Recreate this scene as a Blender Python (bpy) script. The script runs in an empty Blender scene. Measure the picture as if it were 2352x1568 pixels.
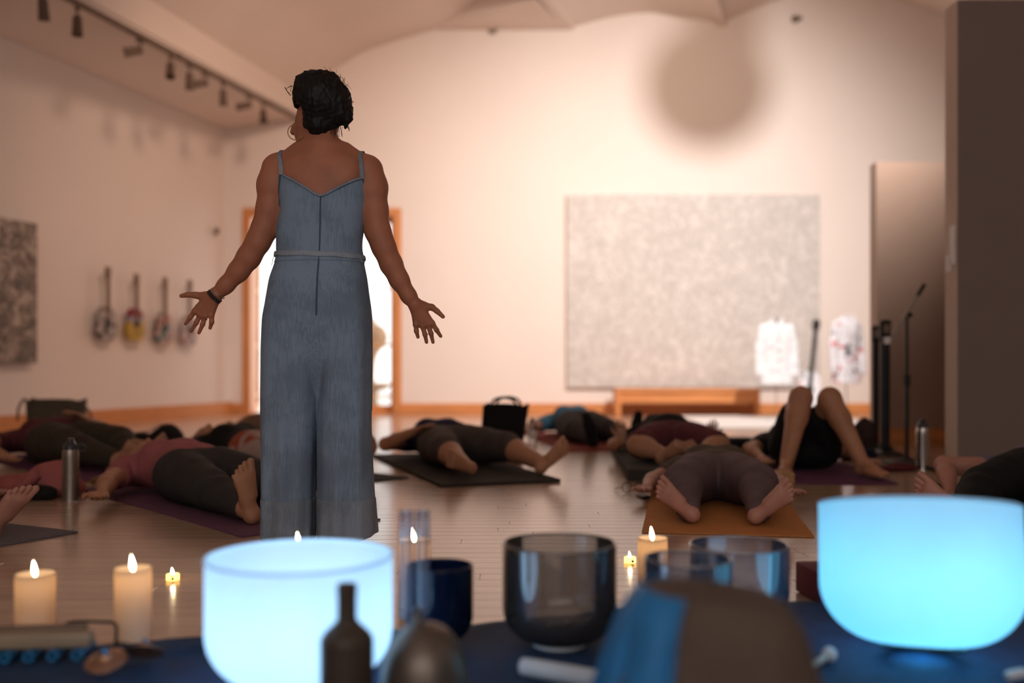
import bpy, bmesh, math, random
import numpy as np
from mathutils import Vector, Matrix, Quaternion

random.seed(7)
rng = np.random.RandomState(5)
S = bpy.context.scene
COL = S.collection

# ------------------------------------------------------------------ camera, world, lights, exposure
CAMH = 0.634          # camera height above the floor
FPX = 2287.0          # focal length in pixels of the 2352 wide frame
CX, HY = 1176.0, 833.0  # principal column, horizon row
cam = bpy.data.cameras.new('camera'); camo = bpy.data.objects.new('camera', cam); COL.objects.link(camo)
cam.sensor_width = 36.0; cam.lens = 36.0 * FPX / 2352.0
camo.location = (0, 0, CAMH); camo.rotation_euler = (math.radians(90), 0, 0)
cam.shift_y = (HY - 784.0) / 2352.0
cam.clip_start = 0.05; cam.clip_end = 200
cam.dof.use_dof = True; cam.dof.focus_distance = 3.46; cam.dof.aperture_fstop = 0.95
S.camera = camo

vs = S.view_settings
vs.view_transform = 'Standard'; vs.look = 'None'; vs.exposure = 0.35; vs.gamma = 1.0; vs.use_curve_mapping = False
S.cycles.use_denoising = True
S.cycles.max_bounces = 8; S.cycles.diffuse_bounces = 5; S.cycles.transparent_max_bounces = 12
S.cycles.sample_clamp_indirect = 4.0
S.cycles.caustics_reflective = False; S.cycles.caustics_refractive = False

world = bpy.data.worlds.new('World'); S.world = world; world.use_nodes = True
wb = world.node_tree.nodes['Background']
wb.inputs[0].default_value = (1.0, 0.985, 0.965, 1); wb.inputs[1].default_value = 1.7   # bright overcast sky beyond the doors

def spot(name, loc, target, power, angle, blend, color, radius, parent=None):
    l = bpy.data.lights.new(name, 'SPOT'); o = bpy.data.objects.new(name, l); COL.objects.link(o)
    l.energy = power; l.spot_size = math.radians(angle); l.spot_blend = blend; l.color = color; l.shadow_soft_size = radius
    o.location = loc
    o.rotation_euler = (Vector(target) - Vector(loc)).to_track_quat('-Z', 'Y').to_euler()
    if parent:
        o.parent = parent; o.matrix_parent_inverse = Matrix.Translation(parent.location).inverted()
    return o
WARM = (1.0, 0.80, 0.62)
SPOTS = [  # location, target, watts, cone, blend, colour, radius
    ((2.65, 6.0, 4.35), (1.8, 12.4, 1.1), 1330, 84, 1.0, (1.0, 0.915, 0.875), 0.03),
    ((1.2, 7.8, 4.6), (1.9, 12.4, 2.4), 230, 110, 1.0, (1.0, 0.74, 0.56), 0.12),
    ((-0.6, 7.2, 4.5), (-2.3, 12.4, 1.0), 270, 105, 1.0, (1.0, 0.66, 0.48), 0.30),
]

# added fill for camera-facing surfaces, set outside an unseen window made for it
dl = bpy.data.lights.new('added_fill_light', 'AREA'); dlo = bpy.data.objects.new('added_fill_light', dl); COL.objects.link(dlo)
dl.shape = 'RECTANGLE'; dl.size = 5.2; dl.size_y = 2.2; dl.energy = 16; dl.color = (1.0, 0.93, 0.86)
dlo.location = (-0.5, -3.3, 2.3); dlo.rotation_euler = (math.radians(90), 0, 0)

# ------------------------------------------------------------------ helpers
def at(x, y, Y):
    """pixel of the 2352x1568 frame at depth Y -> world point"""
    return Vector(((x - CX) / FPX * Y, Y, CAMH - (y - HY) / FPX * Y))
def fl(x, y, z=0.0):
    """pixel whose point lies at height z -> world point"""
    Y = (CAMH - z) * FPX / (y - HY)
    return Vector(((x - CX) / FPX * Y, Y, z))

def tag(o, label, cat=None, group=None, kind=None):
    o['label'] = label
    if cat: o['category'] = cat
    if group: o['group'] = group
    if kind: o['kind'] = kind
    return o
def thing(name, label, cat, loc=(0, 0, 0), rz=0.0, group=None):
    o = bpy.data.objects.new(name, None); COL.objects.link(o)
    o.location = loc; o.rotation_euler = (0, 0, rz); o.empty_display_size = 0.05
    return tag(o, label, cat, group)
def link(name, me, m=None, parent=None, loc=None, rot=None):
    o = bpy.data.objects.new(name, me); COL.objects.link(o)
    if m is not None:
        me.materials.clear(); me.materials.append(m)
    if parent: o.parent = parent
    if loc is not None: o.location = loc
    if rot is not None: o.rotation_euler = rot
    return o
def bmobj(name, bm, m=None, parent=None, smooth=False, loc=None, rot=None):
    me = bpy.data.meshes.new(name)
    bmesh.ops.recalc_face_normals(bm, faces=bm.faces)
    bm.to_mesh(me); bm.free()
    if smooth: smooth_me(me, smooth)
    return link(name, me, m, parent, loc, rot)
def smooth_me(me, ang=True):
    me.polygons.foreach_set('use_smooth', [True] * len(me.polygons))
    if ang is not True:
        me.set_sharp_from_angle(angle=math.radians(ang))
def box(bm, lo, hi, bev=0.0, seg=2, mat=None):
    c = [(a + b) / 2 for a, b in zip(lo, hi)]; s = [b - a for a, b in zip(lo, hi)]
    r = bmesh.ops.create_cube(bm, size=1.0)
    vs_ = r['verts']
    for v in vs_:
        v.co = Vector((v.co.x * s[0] + c[0], v.co.y * s[1] + c[1], v.co.z * s[2] + c[2]))
    if bev > 0:
        es = list({e for v in vs_ for e in v.link_edges})
        rr = bmesh.ops.bevel(bm, geom=es, offset=bev, segments=seg, profile=0.5, affect='EDGES')
        vs_ = list({v for f in rr['faces'] for v in f.verts} | {v for v in vs_ if v.is_valid})
    if mat is not None:
        for v in vs_: v.co = mat @ v.co
    return vs_
def boxobj(name, lo, hi, m, parent=None, bev=0.0, seg=2, loc=None, rot=None):
    bm = bmesh.new(); box(bm, lo, hi, bev, seg); return bmobj(name, bm, m, parent, 35 if bev else False, loc, rot)
def lathe(bm, prof, n=48, center=(0, 0, 0), mat=None):
    """profile of (r, z) turned about z"""
    rings = []
    for r, z in prof:
        if r < 1e-6:
            rings.append([bm.verts.new((0, 0, z))])
        else:
            rings.append([bm.verts.new((r * math.cos(2 * math.pi * i / n), r * math.sin(2 * math.pi * i / n), z)) for i in range(n)])
    M = Matrix.Translation(center) @ (mat or Matrix.Identity(4))
    for a, b in zip(rings[:-1], rings[1:]):
        for i in range(n):
            j = (i + 1) % n
            if len(a) == 1 and len(b) == 1: continue
            if len(a) == 1: bm.faces.new((a[0], b[i], b[j]))
            elif len(b) == 1: bm.faces.new((a[i], a[j], b[0]))
            else: bm.faces.new((a[i], a[j], b[j], b[i]))
    for r_ in rings:
        for v in r_: v.co = M @ v.co
def latheobj(name, prof, m, parent=None, n=48, loc=None, rot=None, ang=40):
    bm = bmesh.new(); lathe(bm, prof, n); return bmobj(name, bm, m, parent, ang, loc, rot)
def smoothprof(pts, k=6):
    """Catmull-Rom through profile points"""
    out = []
    P = [pts[0]] + list(pts) + [pts[-1]]
    for i in range(1, len(P) - 2):
        p0, p1, p2, p3 = [np.array(q, float) for q in P[i - 1:i + 3]]
        for j in range(k):
            t = j / k
            out.append(tuple(0.5 * (2 * p1 + (p2 - p0) * t + (2 * p0 - 5 * p1 + 4 * p2 - p3) * t * t + (3 * p1 - p0 - 3 * p2 + p3) * t ** 3)))
    out.append(tuple(pts[-1]))
    return out
def tube(bm, pts, rad, n=8, cap=True):
    pts = [Vector(p) for p in pts]
    rads = rad if isinstance(rad, (list, tuple)) else [rad] * len(pts)
    prev = None; rings = []
    for i, p in enumerate(pts):
        t = (pts[min(i + 1, len(pts) - 1)] - pts[max(i - 1, 0)]).normalized()
        if prev is None:
            u = t.orthogonal().normalized()
        else:
            u = (prev - t * prev.dot(t)).normalized()
        prev = u; w = t.cross(u)
        rings.append([bm.verts.new(p + (u * math.cos(2 * math.pi * k / n) + w * math.sin(2 * math.pi * k / n)) * rads[i]) for k in range(n)])
    for a, b in zip(rings[:-1], rings[1:]):
        for k in range(n):
            bm.faces.new((a[k], a[(k + 1) % n], b[(k + 1) % n], b[k]))
    if cap:
        bm.faces.new(rings[0][::-1]); bm.faces.new(rings[-1])
def tubeobj(name, pts, rad, m, parent=None, n=8):
    bm = bmesh.new(); tube(bm, pts, rad, n); return bmobj(name, bm, m, parent, 60)
def curve(pts, k=8):
    P = [Vector(p) for p in pts]; P = [P[0]] + P + [P[-1]]; out = []
    for i in range(1, len(P) - 2):
        p0, p1, p2, p3 = P[i - 1:i + 3]
        for j in range(k):
            t = j / k
            out.append(0.5 * (2 * p1 + (p2 - p0) * t + (2 * p0 - 5 * p1 + 4 * p2 - p3) * t * t + (3 * p1 - p0 - 3 * p2 + p3) * t ** 3))
    out.append(P[-2]); return out
def prism(bm, poly, d0, d1, axis='y'):
    """extrude polygon of (u, v) between d0 and d1 along axis"""
    def P(u, v, d):
        return {'y': (u, d, v), 'x': (d, u, v), 'z': (u, v, d)}[axis]
    a = [bm.verts.new(P(u, v, d0)) for u, v in poly]; b = [bm.verts.new(P(u, v, d1)) for u, v in poly]
    n = len(poly)
    bm.faces.new(a); bm.faces.new(b[::-1])
    for i in range(n):
        bm.faces.new((a[i], b[i], b[(i + 1) % n], a[(i + 1) % n]))
def torus(bm, R, r, n=32, k=10, mat=None):
    rings = []
    for i in range(n):
        a = 2 * math.pi * i / n
        rings.append([bm.verts.new(((R + r * math.cos(2 * math.pi * j / k)) * math.cos(a), (R + r * math.cos(2 * math.pi * j / k)) * math.sin(a), r * math.sin(2 * math.pi * j / k))) for j in range(k)])
    for i in range(n):
        a, b = rings[i], rings[(i + 1) % n]
        for j in range(k):
            bm.faces.new((a[j], b[j], b[(j + 1) % k], a[(j + 1) % k]))
    if mat is not None:
        for r_ in rings:
            for v in r_: v.co = mat @ v.co

# ------------------------------------------------------------------ materials
MATS = {}
def srgb(r, g, b):
    return tuple(((c / 255) / 12.92 if c / 255 <= 0.04045 else ((c / 255 + 0.055) / 1.055) ** 2.4) for c in (r, g, b))
class NT:
    def __init__(s, name):
        s.m = bpy.data.materials.new(name); s.m.use_nodes = True; s.t = s.m.node_tree; s.n = s.t.nodes; s.l = s.t.links
        s.b = s.n['Principled BSDF']; s.out = s.n['Material Output']
    def node(s, kind, **kw):
        x = s.n.new(kind)
        for k, v in kw.items(): setattr(x, k, v)
        return x
    def lk(s, a, b): s.l.new(a, b)
    def coord(s, scale=(1, 1, 1), out='Object', rot=(0, 0, 0)):
        tc = s.node('ShaderNodeTexCoord'); mp = s.node('ShaderNodeMapping')
        mp.inputs['Scale'].default_value = scale; mp.inputs['Rotation'].default_value = rot
        s.lk(tc.outputs[out], mp.inputs[0]); return mp.outputs[0]
    def noise(s, vec, scale=5, detail=4, rough=0.5, dist=0.0):
        x = s.node('ShaderNodeTexNoise'); x.inputs['Scale'].default_value = scale; x.inputs['Detail'].default_value = detail
        x.inputs['Roughness'].default_value = rough; x.inputs['Distortion'].default_value = dist
        s.lk(vec, x.inputs['Vector']); return x.outputs['Fac']
    def ramp(s, fac, stops, interp='LINEAR'):
        x = s.node('ShaderNodeValToRGB'); x.color_ramp.interpolation = interp
        e = x.color_ramp.elements
        while len(e) < len(stops): e.new(0.5)
        for el, (p, c) in zip(e, stops):
            el.position = p; el.color = (*c, 1) if len(c) == 3 else c
        s.lk(fac, x.inputs[0]); return x.outputs[0]
    def bump(s, h, strength=0.2, dist=0.01):
        x = s.node('ShaderNodeBump'); x.inputs['Strength'].default_value = strength; x.inputs['Distance'].default_value = dist
        s.lk(h, x.inputs['Height']); s.lk(x.outputs[0], s.b.inputs['Normal'])
    def set(s, **kw):
        for k, v in kw.items():
            inp = s.b.inputs[k.replace('_', ' ')]
            inp.default_value = (*v, 1) if isinstance(v, tuple) and len(v) == 3 else v
def mul(c, f): return tuple(min(1.0, x * f) for x in c)
def plain(name, col, rough=0.5, metal=0.0, var=0.12, scale=8.0, bump=0.0, bscale=60.0, coat=0.0, sheen=0.0, spec=0.5):
    """a procedural material: base colour with gentle noise variation and optional fine relief"""
    if name in MATS: return MATS[name]
    t = NT(name); v = t.coord()
    f = t.noise(v, scale, 3)
    c = t.ramp(f, [(0.3, mul(col, 1 - var)), (0.7, mul(col, 1 + var))]); t.lk(c, t.b.inputs['Base Color'])
    t.set(Roughness=rough, Metallic=metal)
    t.b.inputs['Specular IOR Level'].default_value = spec
    if coat: t.set(Coat_Weight=coat, Coat_Roughness=0.1)
    if sheen: t.set(Sheen_Weight=sheen)
    if bump:
        t.bump(t.noise(v, bscale, 4), bump, 0.004)
    MATS[name] = t.m; return t.m
def fabric(name, col, var=0.15, weave=400.0, bump=0.25, streak=None, rough=0.9):
    if name in MATS: return MATS[name]
    t = NT(name); v = t.coord()
    f = t.noise(v, 14, 5, 0.6)
    v2 = t.coord(streak or (weave, weave, weave))
    g = t.noise(v2, 1.0, 2)
    mx = t.node('ShaderNodeMath', operation='ADD'); t.lk(f, mx.inputs[0]); t.lk(g, mx.inputs[1])
    m2 = t.node('ShaderNodeMath', operation='MULTIPLY'); t.lk(mx.outputs[0], m2.inputs[0]); m2.inputs[1].default_value = 0.5
    c = t.ramp(m2.outputs[0], [(0.35, mul(col, 1 - var)), (0.65, mul(col, 1 + var))]); t.lk(c, t.b.inputs['Base Color'])
    t.set(Roughness=rough); t.b.inputs['Specular IOR Level'].default_value = 0.2
    t.bump(g, bump, 0.002)
    MATS[name] = t.m; return t.m
def skin(name, col):
    if name in MATS: return MATS[name]
    t = NT(name); v = t.coord()
    f = t.noise(v, 9, 4, 0.6); c = t.ramp(f, [(0.3, mul(col, 0.86)), (0.7, mul(col, 1.12))]); t.lk(c, t.b.inputs['Base Color'])
    t.set(Roughness=0.52); t.b.inputs['Specular IOR Level'].default_value = 0.35
    t.bump(t.noise(v, 220, 3), 0.12, 0.002)
    MATS[name] = t.m; return t.m
def wood(name, col, axis='x', rough=0.4, var=0.22, scale=1.0):
    if name in MATS: return MATS[name]
    t = NT(name); sc = {'x': (2, 30, 30), 'y': (30, 2, 30), 'z': (30, 30, 2)}[axis]
    v = t.coord(tuple(q * scale for q in sc))
    f = t.noise(v, 1.2, 5, 0.6, 0.4); c = t.ramp(f, [(0.3, mul(col, 1 - var)), (0.7, mul(col, 1 + var))]); t.lk(c, t.b.inputs['Base Color'])
    t.set(Roughness=rough); t.bump(f, 0.06, 0.002)
    MATS[name] = t.m; return t.m
def glassy(name, tint, gloss=0.35, rough=0.03, body=None, bodyf=0.0):
    """thin clear crystal: tinted see-through with a mirror coat and an optional milky body"""
    if name in MATS: return MATS[name]
    t = NT(name); t.n.remove(t.b)
    tr = t.node('ShaderNodeBsdfTransparent')
    v = t.coord(); f = t.noise(v, 6, 2)
    c = t.ramp(f, [(0.3, mul(tint, 0.96)), (0.7, mul(tint, 1.03))]); t.lk(c, tr.inputs[0])
    gl = t.node('ShaderNodeBsdfGlossy'); gl.inputs['Roughness'].default_value = rough
    fr = t.node('ShaderNodeFresnel'); fr.inputs[0].default_value = 1.5
    ml = t.node('ShaderNodeMath', operation='MULTIPLY_ADD'); t.lk(fr.outputs[0], ml.inputs[0]); ml.inputs[1].default_value = 1.0; ml.inputs[2].default_value = gloss
    ml.use_clamp = True
    mix = t.node('ShaderNodeMixShader'); t.lk(ml.outputs[0], mix.inputs[0]); t.lk(tr.outputs[0], mix.inputs[1]); t.lk(gl.outputs[0], mix.inputs[2])
    last = mix
    if body:
        df = t.node('ShaderNodeBsdfDiffuse'); df.inputs[0].default_value = (*body, 1)
        tl = t.node('ShaderNodeBsdfTranslucent'); tl.inputs[0].default_value = (*body, 1)
        m1 = t.node('ShaderNodeMixShader'); m1.inputs[0].default_value = 0.5; t.lk(df.outputs[0], m1.inputs[1]); t.lk(tl.outputs[0], m1.inputs[2])
        m2 = t.node('ShaderNodeMixShader'); m2.inputs[0].default_value = bodyf; t.lk(mix.outputs[0], m2.inputs[1]); t.lk(m1.outputs[0], m2.inputs[2]); last = m2
    t.lk(last.outputs[0], t.out.inputs[0])
    MATS[name] = t.m; return t.m
def frosted(name, col, tf=0.75):
    """frosted crystal that passes light on diffusely"""
    if name in MATS: return MATS[name]
    t = NT(name); t.n.remove(t.b)
    v = t.coord(); f = t.noise(v, 5, 3); c = t.ramp(f, [(0.25, mul(col, 0.93)), (0.75, mul(col, 1.05))])
    tl = t.node('ShaderNodeBsdfTranslucent'); df = t.node('ShaderNodeBsdfDiffuse')
    t.lk(c, tl.inputs[0]); t.lk(c, df.inputs[0])
    m1 = t.node('ShaderNodeMixShader'); m1.inputs[0].default_value = tf; t.lk(df.outputs[0], m1.inputs[1]); t.lk(tl.outputs[0], m1.inputs[2])
    t.lk(m1.outputs[0], t.out.inputs[0])
    MATS[name] = t.m; return t.m
def glow(name, col, strength):
    if name in MATS: return MATS[name]
    t = NT(name); v = t.coord(); f = t.noise(v, 40, 2)
    c = t.ramp(f, [(0.3, mul(col, 0.95)), (0.7, col)]); t.lk(c, t.b.inputs['Emission Color']); t.lk(c, t.b.inputs['Base Color'])
    t.b.inputs['Emission Strength'].default_value = strength
    MATS[name] = t.m; return t.m

M_WALL = plain('wall_paint', (0.84, 0.755, 0.70), 0.85, var=0.015, scale=1.5, bump=0.05, bscale=120)
M_CEIL = plain('ceiling_paint', (0.80, 0.70, 0.635), 0.9, var=0.02, scale=1.2, bump=0.05, bscale=90)
M_PART_DARK = plain('taupe_paint', (0.24, 0.18, 0.155), 0.85, var=0.03, scale=3, bump=0.08, bscale=200)
M_PART_END = plain('lit_end_paint', (0.62, 0.50, 0.42), 0.8, var=0.02, scale=3, bump=0.05, bscale=200)  # lighter end faces: light from the back wall put into the paint
M_ORANGE = wood('orange_wood', (0.66, 0.27, 0.09), 'x', 0.4)
M_ORANGE_Z = wood('orange_wood_upright', (0.66, 0.27, 0.09), 'z', 0.4)
M_BLACK = plain('black_metal', (0.012, 0.012, 0.013), 0.45, 0.3, var=0.2)
M_WHITE = plain('white_paint', (0.82, 0.80, 0.78), 0.6, var=0.02)
M_STEEL = plain('brushed_steel', (0.34, 0.28, 0.23), 0.42, 0.85, var=0.08, scale=30)
M_BRONZE = plain('bronze_grey', (0.20, 0.15, 0.11), 0.5, 0.5, var=0.1)

# ------------------------------------------------------------------ organic shapes: blended distance fields meshed with surface nets
class Field:
    def __init__(s, lo, hi, h):
        s.lo = np.array(lo, float); s.h = h
        n = (np.ceil((np.array(hi, float) - s.lo) / h) + 1).astype(int)
        s.n = n; s.d = np.full(tuple(n), 1.0, np.float32)
        s.ax = [(s.lo[i] + h * np.arange(n[i])).astype(np.float32) for i in range(3)]
    def block(s, lo, hi):
        a = np.clip(np.floor((np.array(lo) - s.lo) / s.h).astype(int), 0, s.n)
        b = np.clip(np.ceil((np.array(hi) - s.lo) / s.h).astype(int) + 1, 0, s.n)
        sl = tuple(slice(int(i), int(j)) for i, j in zip(a, b))
        X = s.ax[0][sl[0]][:, None, None]; Y = s.ax[1][sl[1]][None, :, None]; Z = s.ax[2][sl[2]][None, None, :]
        return sl, X, Y, Z
    def merge(s, sl, b, k):
        a = s.d[sl]
        if a.size == 0: return
        if k <= 0:
            s.d[sl] = np.minimum(a, b); return
        h = np.clip(0.5 + 0.5 * (a - b) / k, 0, 1)
        s.d[sl] = a * (1 - h) + b * h - k * h * (1 - h)
    def cone(s, a, ra, b, rb, k=0.02, infl=0.0):
        a = np.array(a, float); b = np.array(b, float); ra += infl; rb += infl
        pad = k + 3 * s.h
        lo = np.minimum(a - ra, b - rb) - pad; hi = np.maximum(a + ra, b + rb) + pad
        sl, X, Y, Z = s.block(lo, hi)
        ab = b - a; L = max(float(ab @ ab), 1e-9)
        t = np.clip(((X - a[0]) * ab[0] + (Y - a[1]) * ab[1] + (Z - a[2]) * ab[2]) / L, 0, 1)
        d = np.sqrt((X - a[0] - t * ab[0]) ** 2 + (Y - a[1] - t * ab[1]) ** 2 + (Z - a[2] - t * ab[2]) ** 2) - (ra + t * (rb - ra))
        s.merge(sl, d, k)
    def chain(s, pts, k=0.02, infl=0.0):
        for (a, ra), (b, rb) in zip(pts[:-1], pts[1:]): s.cone(a, ra, b, rb, k, infl)
    def ell(s, c, r, k=0.02, infl=0.0, R=None):
        c = np.array(c, float); r = np.array(r, float) + infl
        pad = k + 3 * s.h; m = r if R is None else np.array([r.max()] * 3)
        sl, X, Y, Z = s.block(c - m - pad, c + m + pad)
        x, y, z = X - c[0], Y - c[1], Z - c[2]
        if R is not None:
            R = np.array(R, float)   # columns are the ellipsoid's axes
            x, y, z = [x * R[0, i] + y * R[1, i] + z * R[2, i] for i in range(3)]
        k0 = np.sqrt((x / r[0]) ** 2 + (y / r[1]) ** 2 + (z / r[2]) ** 2)
        k1 = np.sqrt((x / r[0] ** 2) ** 2 + (y / r[1] ** 2) ** 2 + (z / r[2] ** 2) ** 2)
        s.merge(sl, (k0 * (k0 - 1) / np.maximum(k1, 1e-6)).astype(np.float32), k)
    def loft(s, rows, k=0.02, p=2.0, infl=0.0, cut=None):
        """rows: (z, cx, cy, a, b) stacked cross-sections, smoothed between"""
        rows = np.array(sorted(rows), float)
        zf = np.linspace(rows[0, 0], rows[-1, 0], 240)
        T = []
        for c in range(1, 5):
            v = np.interp(zf, rows[:, 0], rows[:, c]); w = np.ones(15) / 15
            T.append(np.convolve(np.pad(v, 7, mode='edge'), w, 'valid'))
        s.last = (zf, T)
        lo = (min(T[0] - T[2]) - .05, min(T[1] - T[3]) - .05, zf[0] - k - 3 * s.h); hi = (max(T[0] + T[2]) + .05, max(T[1] + T[3]) + .05, zf[-1] + k + 3 * s.h)
        sl, X, Y, Z = s.block(lo, hi)
        cx, cy, a, b = [np.interp(Z, zf, t) for t in T]; a = a + infl; b = b + infl
        d = ((np.abs((X - cx) / a) ** p + np.abs((Y - cy) / b) ** p) ** (1 / p) - 1) * np.minimum(a, b)
        d = np.maximum(d, np.maximum(zf[0] - Z, Z - zf[-1]))
        if cut is not None: d = np.maximum(d, cut(X, Y, Z))
        s.merge(sl, d.astype(np.float32), k)
    def clip(s, fn):
        X = s.ax[0][:, None, None]; Y = s.ax[1][None, :, None]; Z = s.ax[2][None, None, :]
        s.d = np.maximum(s.d, fn(X, Y, Z)).astype(np.float32)
    def mesh(s):
        d = s.d; d[0] = d[-1] = 1; d[:, 0] = d[:, -1] = 1; d[:, :, 0] = d[:, :, -1] = 1
        ins = d < 0
        c = [ins[i:ins.shape[0] - 1 + i, j:ins.shape[1] - 1 + j, k:ins.shape[2] - 1 + k] for i in (0, 1) for j in (0, 1) for k in (0, 1)]
        cnt = sum(x.astype(np.int8) for x in c)
        act = np.argwhere((cnt > 0) & (cnt < 8))
        offs = [(i, j, k) for i in (0, 1) for j in (0, 1) for k in (0, 1)]
        cv = np.stack([d[act[:, 0] + o[0], act[:, 1] + o[1], act[:, 2] + o[2]] for o in offs], 1)
        acc = np.zeros((len(act), 3)); n = np.zeros(len(act))
        for i in range(8):
            for j in range(i + 1, 8):
                oi, oj = np.array(offs[i]), np.array(offs[j])
                if np.abs(oi - oj).sum() != 1: continue
                m = (cv[:, i] < 0) != (cv[:, j] < 0)
                if not m.any(): continue
                t = cv[m, i] / (cv[m, i] - cv[m, j])
                acc[m] += oi + t[:, None] * (oj - oi); n[m] += 1
        V = (act + acc / n[:, None]) * s.h + s.lo
        idx = np.full(tuple(np.array(d.shape) - 1), -1, np.int32); idx[tuple(act.T)] = np.arange(len(act))
        F = []
        for axis in range(3):
            u, w = [(1, 2), (2, 0), (0, 1)][axis]
            a = np.swapaxes(ins, 0, axis)
            sl0 = [slice(None)] * 3; sl1 = [slice(None)] * 3; sl0[axis] = slice(0, -1); sl1[axis] = slice(1, None)
            A, B = ins[tuple(sl0)], ins[tuple(sl1)]
            e = np.argwhere(A != B)
            if not len(e): continue
            flip = A[tuple(e.T)]
            du = np.zeros(3, int); du[u] = 1; dw = np.zeros(3, int); dw[w] = 1
            q = [idx[tuple((e - x).T)] for x in (du + dw, dw, 0 * du, du)]
            Q = np.stack(q, 1)
            Q[~flip] = Q[~flip][:, ::-1]
            F.append(Q)
        return V, np.concatenate(F)
def npmesh(name, parts):
    """one mesh from several (verts, quads) arrays"""
    V = np.concatenate([p[0] for p in parts]); off = 0; F = []
    for v, f in parts:
        F.append(f + off); off += len(v)
    F = np.concatenate(F).astype(np.int32)
    me = bpy.data.meshes.new(name)
    me.vertices.add(len(V)); me.vertices.foreach_set('co', V.astype(np.float32).ravel())
    me.loops.add(F.size); me.loops.foreach_set('vertex_index', F.ravel())
    me.polygons.add(len(F)); me.polygons.foreach_set('loop_start', np.arange(0, F.size, 4, dtype=np.int32))
    me.polygons.foreach_set('loop_total', np.full(len(F), 4, np.int32))
    me.polygons.foreach_set('use_smooth', np.ones(len(F), bool))
    me.update(calc_edges=True); me.validate()
    return me
def vnoise(P, f, seed=0):
    """cheap smooth pseudo noise of points"""
    r = np.random.RandomState(seed); o = np.zeros(len(P))
    for i in range(6):
        w = r.normal(size=3) * f; o += np.sin(P @ w + r.uniform(0, 6.28))
    return o / 6

# ------------------------------------------------------------------ the room
def struct(o, label=None):
    o['kind'] = 'structure'
    if label: o['label'] = label
    return o
YB = 12.4                                  # back wall
def wl(Y): return -3.5 - 0.36 * (YB - Y)   # left wall line
Y0, XR = -3.0, 8.0

# floor: slab with board pattern, and the boards of the near floor as pieces
t = NT('floor_boards'); v = t.coord()
bk = t.node('ShaderNodeTexBrick'); bk.offset = 0.37; bk.inputs['Scale'].default_value = 1.0
bk.inputs['Brick Width'].default_value = 1.6; bk.inputs['Row Height'].default_value = 0.083; bk.inputs['Mortar Size'].default_value = 0.0012
bk.inputs['Color1'].default_value = (0.46, 0.30, 0.21, 1); bk.inputs['Color2'].default_value = (0.56, 0.375, 0.265, 1); bk.inputs['Mortar'].default_value = (0.2, 0.1, 0.06, 1)
t.lk(v, bk.inputs[0])
g = t.noise(t.coord((1.2, 26, 26)), 1.5, 5, 0.6, 0.3)
mx = t.node('ShaderNodeMix', data_type='RGBA', blend_type='MULTIPLY'); mx.inputs[0].default_value = 0.45
t.lk(bk.outputs[0], mx.inputs['A']); t.lk(t.ramp(g, [(0.3, (0.62, 0.55, 0.5)), (0.7, (1, 1, 1))]), mx.inputs['B'])
t.lk(mx.outputs['Result'], t.b.inputs['Base Color'])
rg = t.ramp(g, [(0.3, (0.27,) * 3), (0.7, (0.19,) * 3)]); t.lk(rg, t.b.inputs['Roughness'])
t.b.inputs['Specular IOR Level'].default_value = 0.6; t.set(Coat_Weight=0.35, Coat_Roughness=0.16)
M_FLOOR = t.m
t = NT('floor_board'); oi = t.node('ShaderNodeObjectInfo')
g = t.noise(t.coord((1.2, 26, 26)), 1.5, 5, 0.6, 0.3)
base = t.ramp(oi.outputs['Random'], [(0, (0.46, 0.30, 0.21)), (0.5, (0.51, 0.335, 0.235)), (1, (0.56, 0.375, 0.265))])
mx = t.node('ShaderNodeMix', data_type='RGBA', blend_type='MULTIPLY'); mx.inputs[0].default_value = 0.45
t.lk(base, mx.inputs['A']); t.lk(t.ramp(g, [(0.3, (0.62, 0.55, 0.5)), (0.7, (1, 1, 1))]), mx.inputs['B'])
t.lk(mx.outputs['Result'], t.b.inputs['Base Color'])
rg = t.ramp(g, [(0.3, (0.27,) * 3), (0.7, (0.19,) * 3)]); t.lk(rg, t.b.inputs['Roughness'])
t.b.inputs['Specular IOR Level'].default_value = 0.6; t.set(Coat_Weight=0.35, Coat_Roughness=0.16)
M_BOARD = t.m
bm = bmesh.new(); prism(bm, [(wl(Y0), Y0), (XR, Y0), (XR, YB), (wl(YB), YB)], -0.12, -0.0012, 'z')
floor = struct(bmobj('floor', bm, M_FLOOR), 'glossy light brown wooden strip floor')
bm = bmesh.new(); box(bm, (0, 0.0006, -0.01), (1.5988, 0.0824, 0.0), 0.0012, 1)
pl0 = None
row = 0; yy = 1.25
while yy < 4.55:
    half = 0.56 * yy + 0.2
    x = -half - random.uniform(0, 1.5)
    while x < half:
        if pl0 is None:
            pl0 = bmobj('plank', bm, M_BOARD, floor, 40); o = pl0
        else:
            o = pl0.copy(); COL.objects.link(o)
        o.location = (x, yy, 0); x += 1.6
    yy += 0.083; row += 1

# back wall with door opening
DX0, DX1 = (558 - CX) / FPX * YB, (922 - CX) / FPX * YB     # door opening incl. frame
DZ = CAMH + (HY - 478) / FPX * YB
bm = bmesh.new(); T = 0.25
for a, b, c, d in ((-3.5 - 0.1, DX0, 0, 5.6), (DX1, XR, 0, 5.6), (DX0, DX1, DZ, 5.6)):
    box(bm, (a, YB, c - (0.12 if c == 0 else 0)), (b, YB + T, d))
struct(bmobj('wall_back', bm, M_WALL), 'white gallery back wall washed by spotlights')
bm = bmesh.new(); prism(bm, [(wl(YB), YB + .2), (wl(Y0), Y0), (wl(Y0) - .3, Y0), (wl(YB) - .3, YB + .2)], -0.12, 5.6, 'z')
struct(bmobj('wall_left', bm, M_WALL), 'white side wall hung with guitars')
struct(boxobj('wall_right', (XR, Y0, -0.12), (XR + .2, YB, 5.6), M_WALL), 'white side wall beyond the partitions')
bm = bmesh.new()
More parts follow.
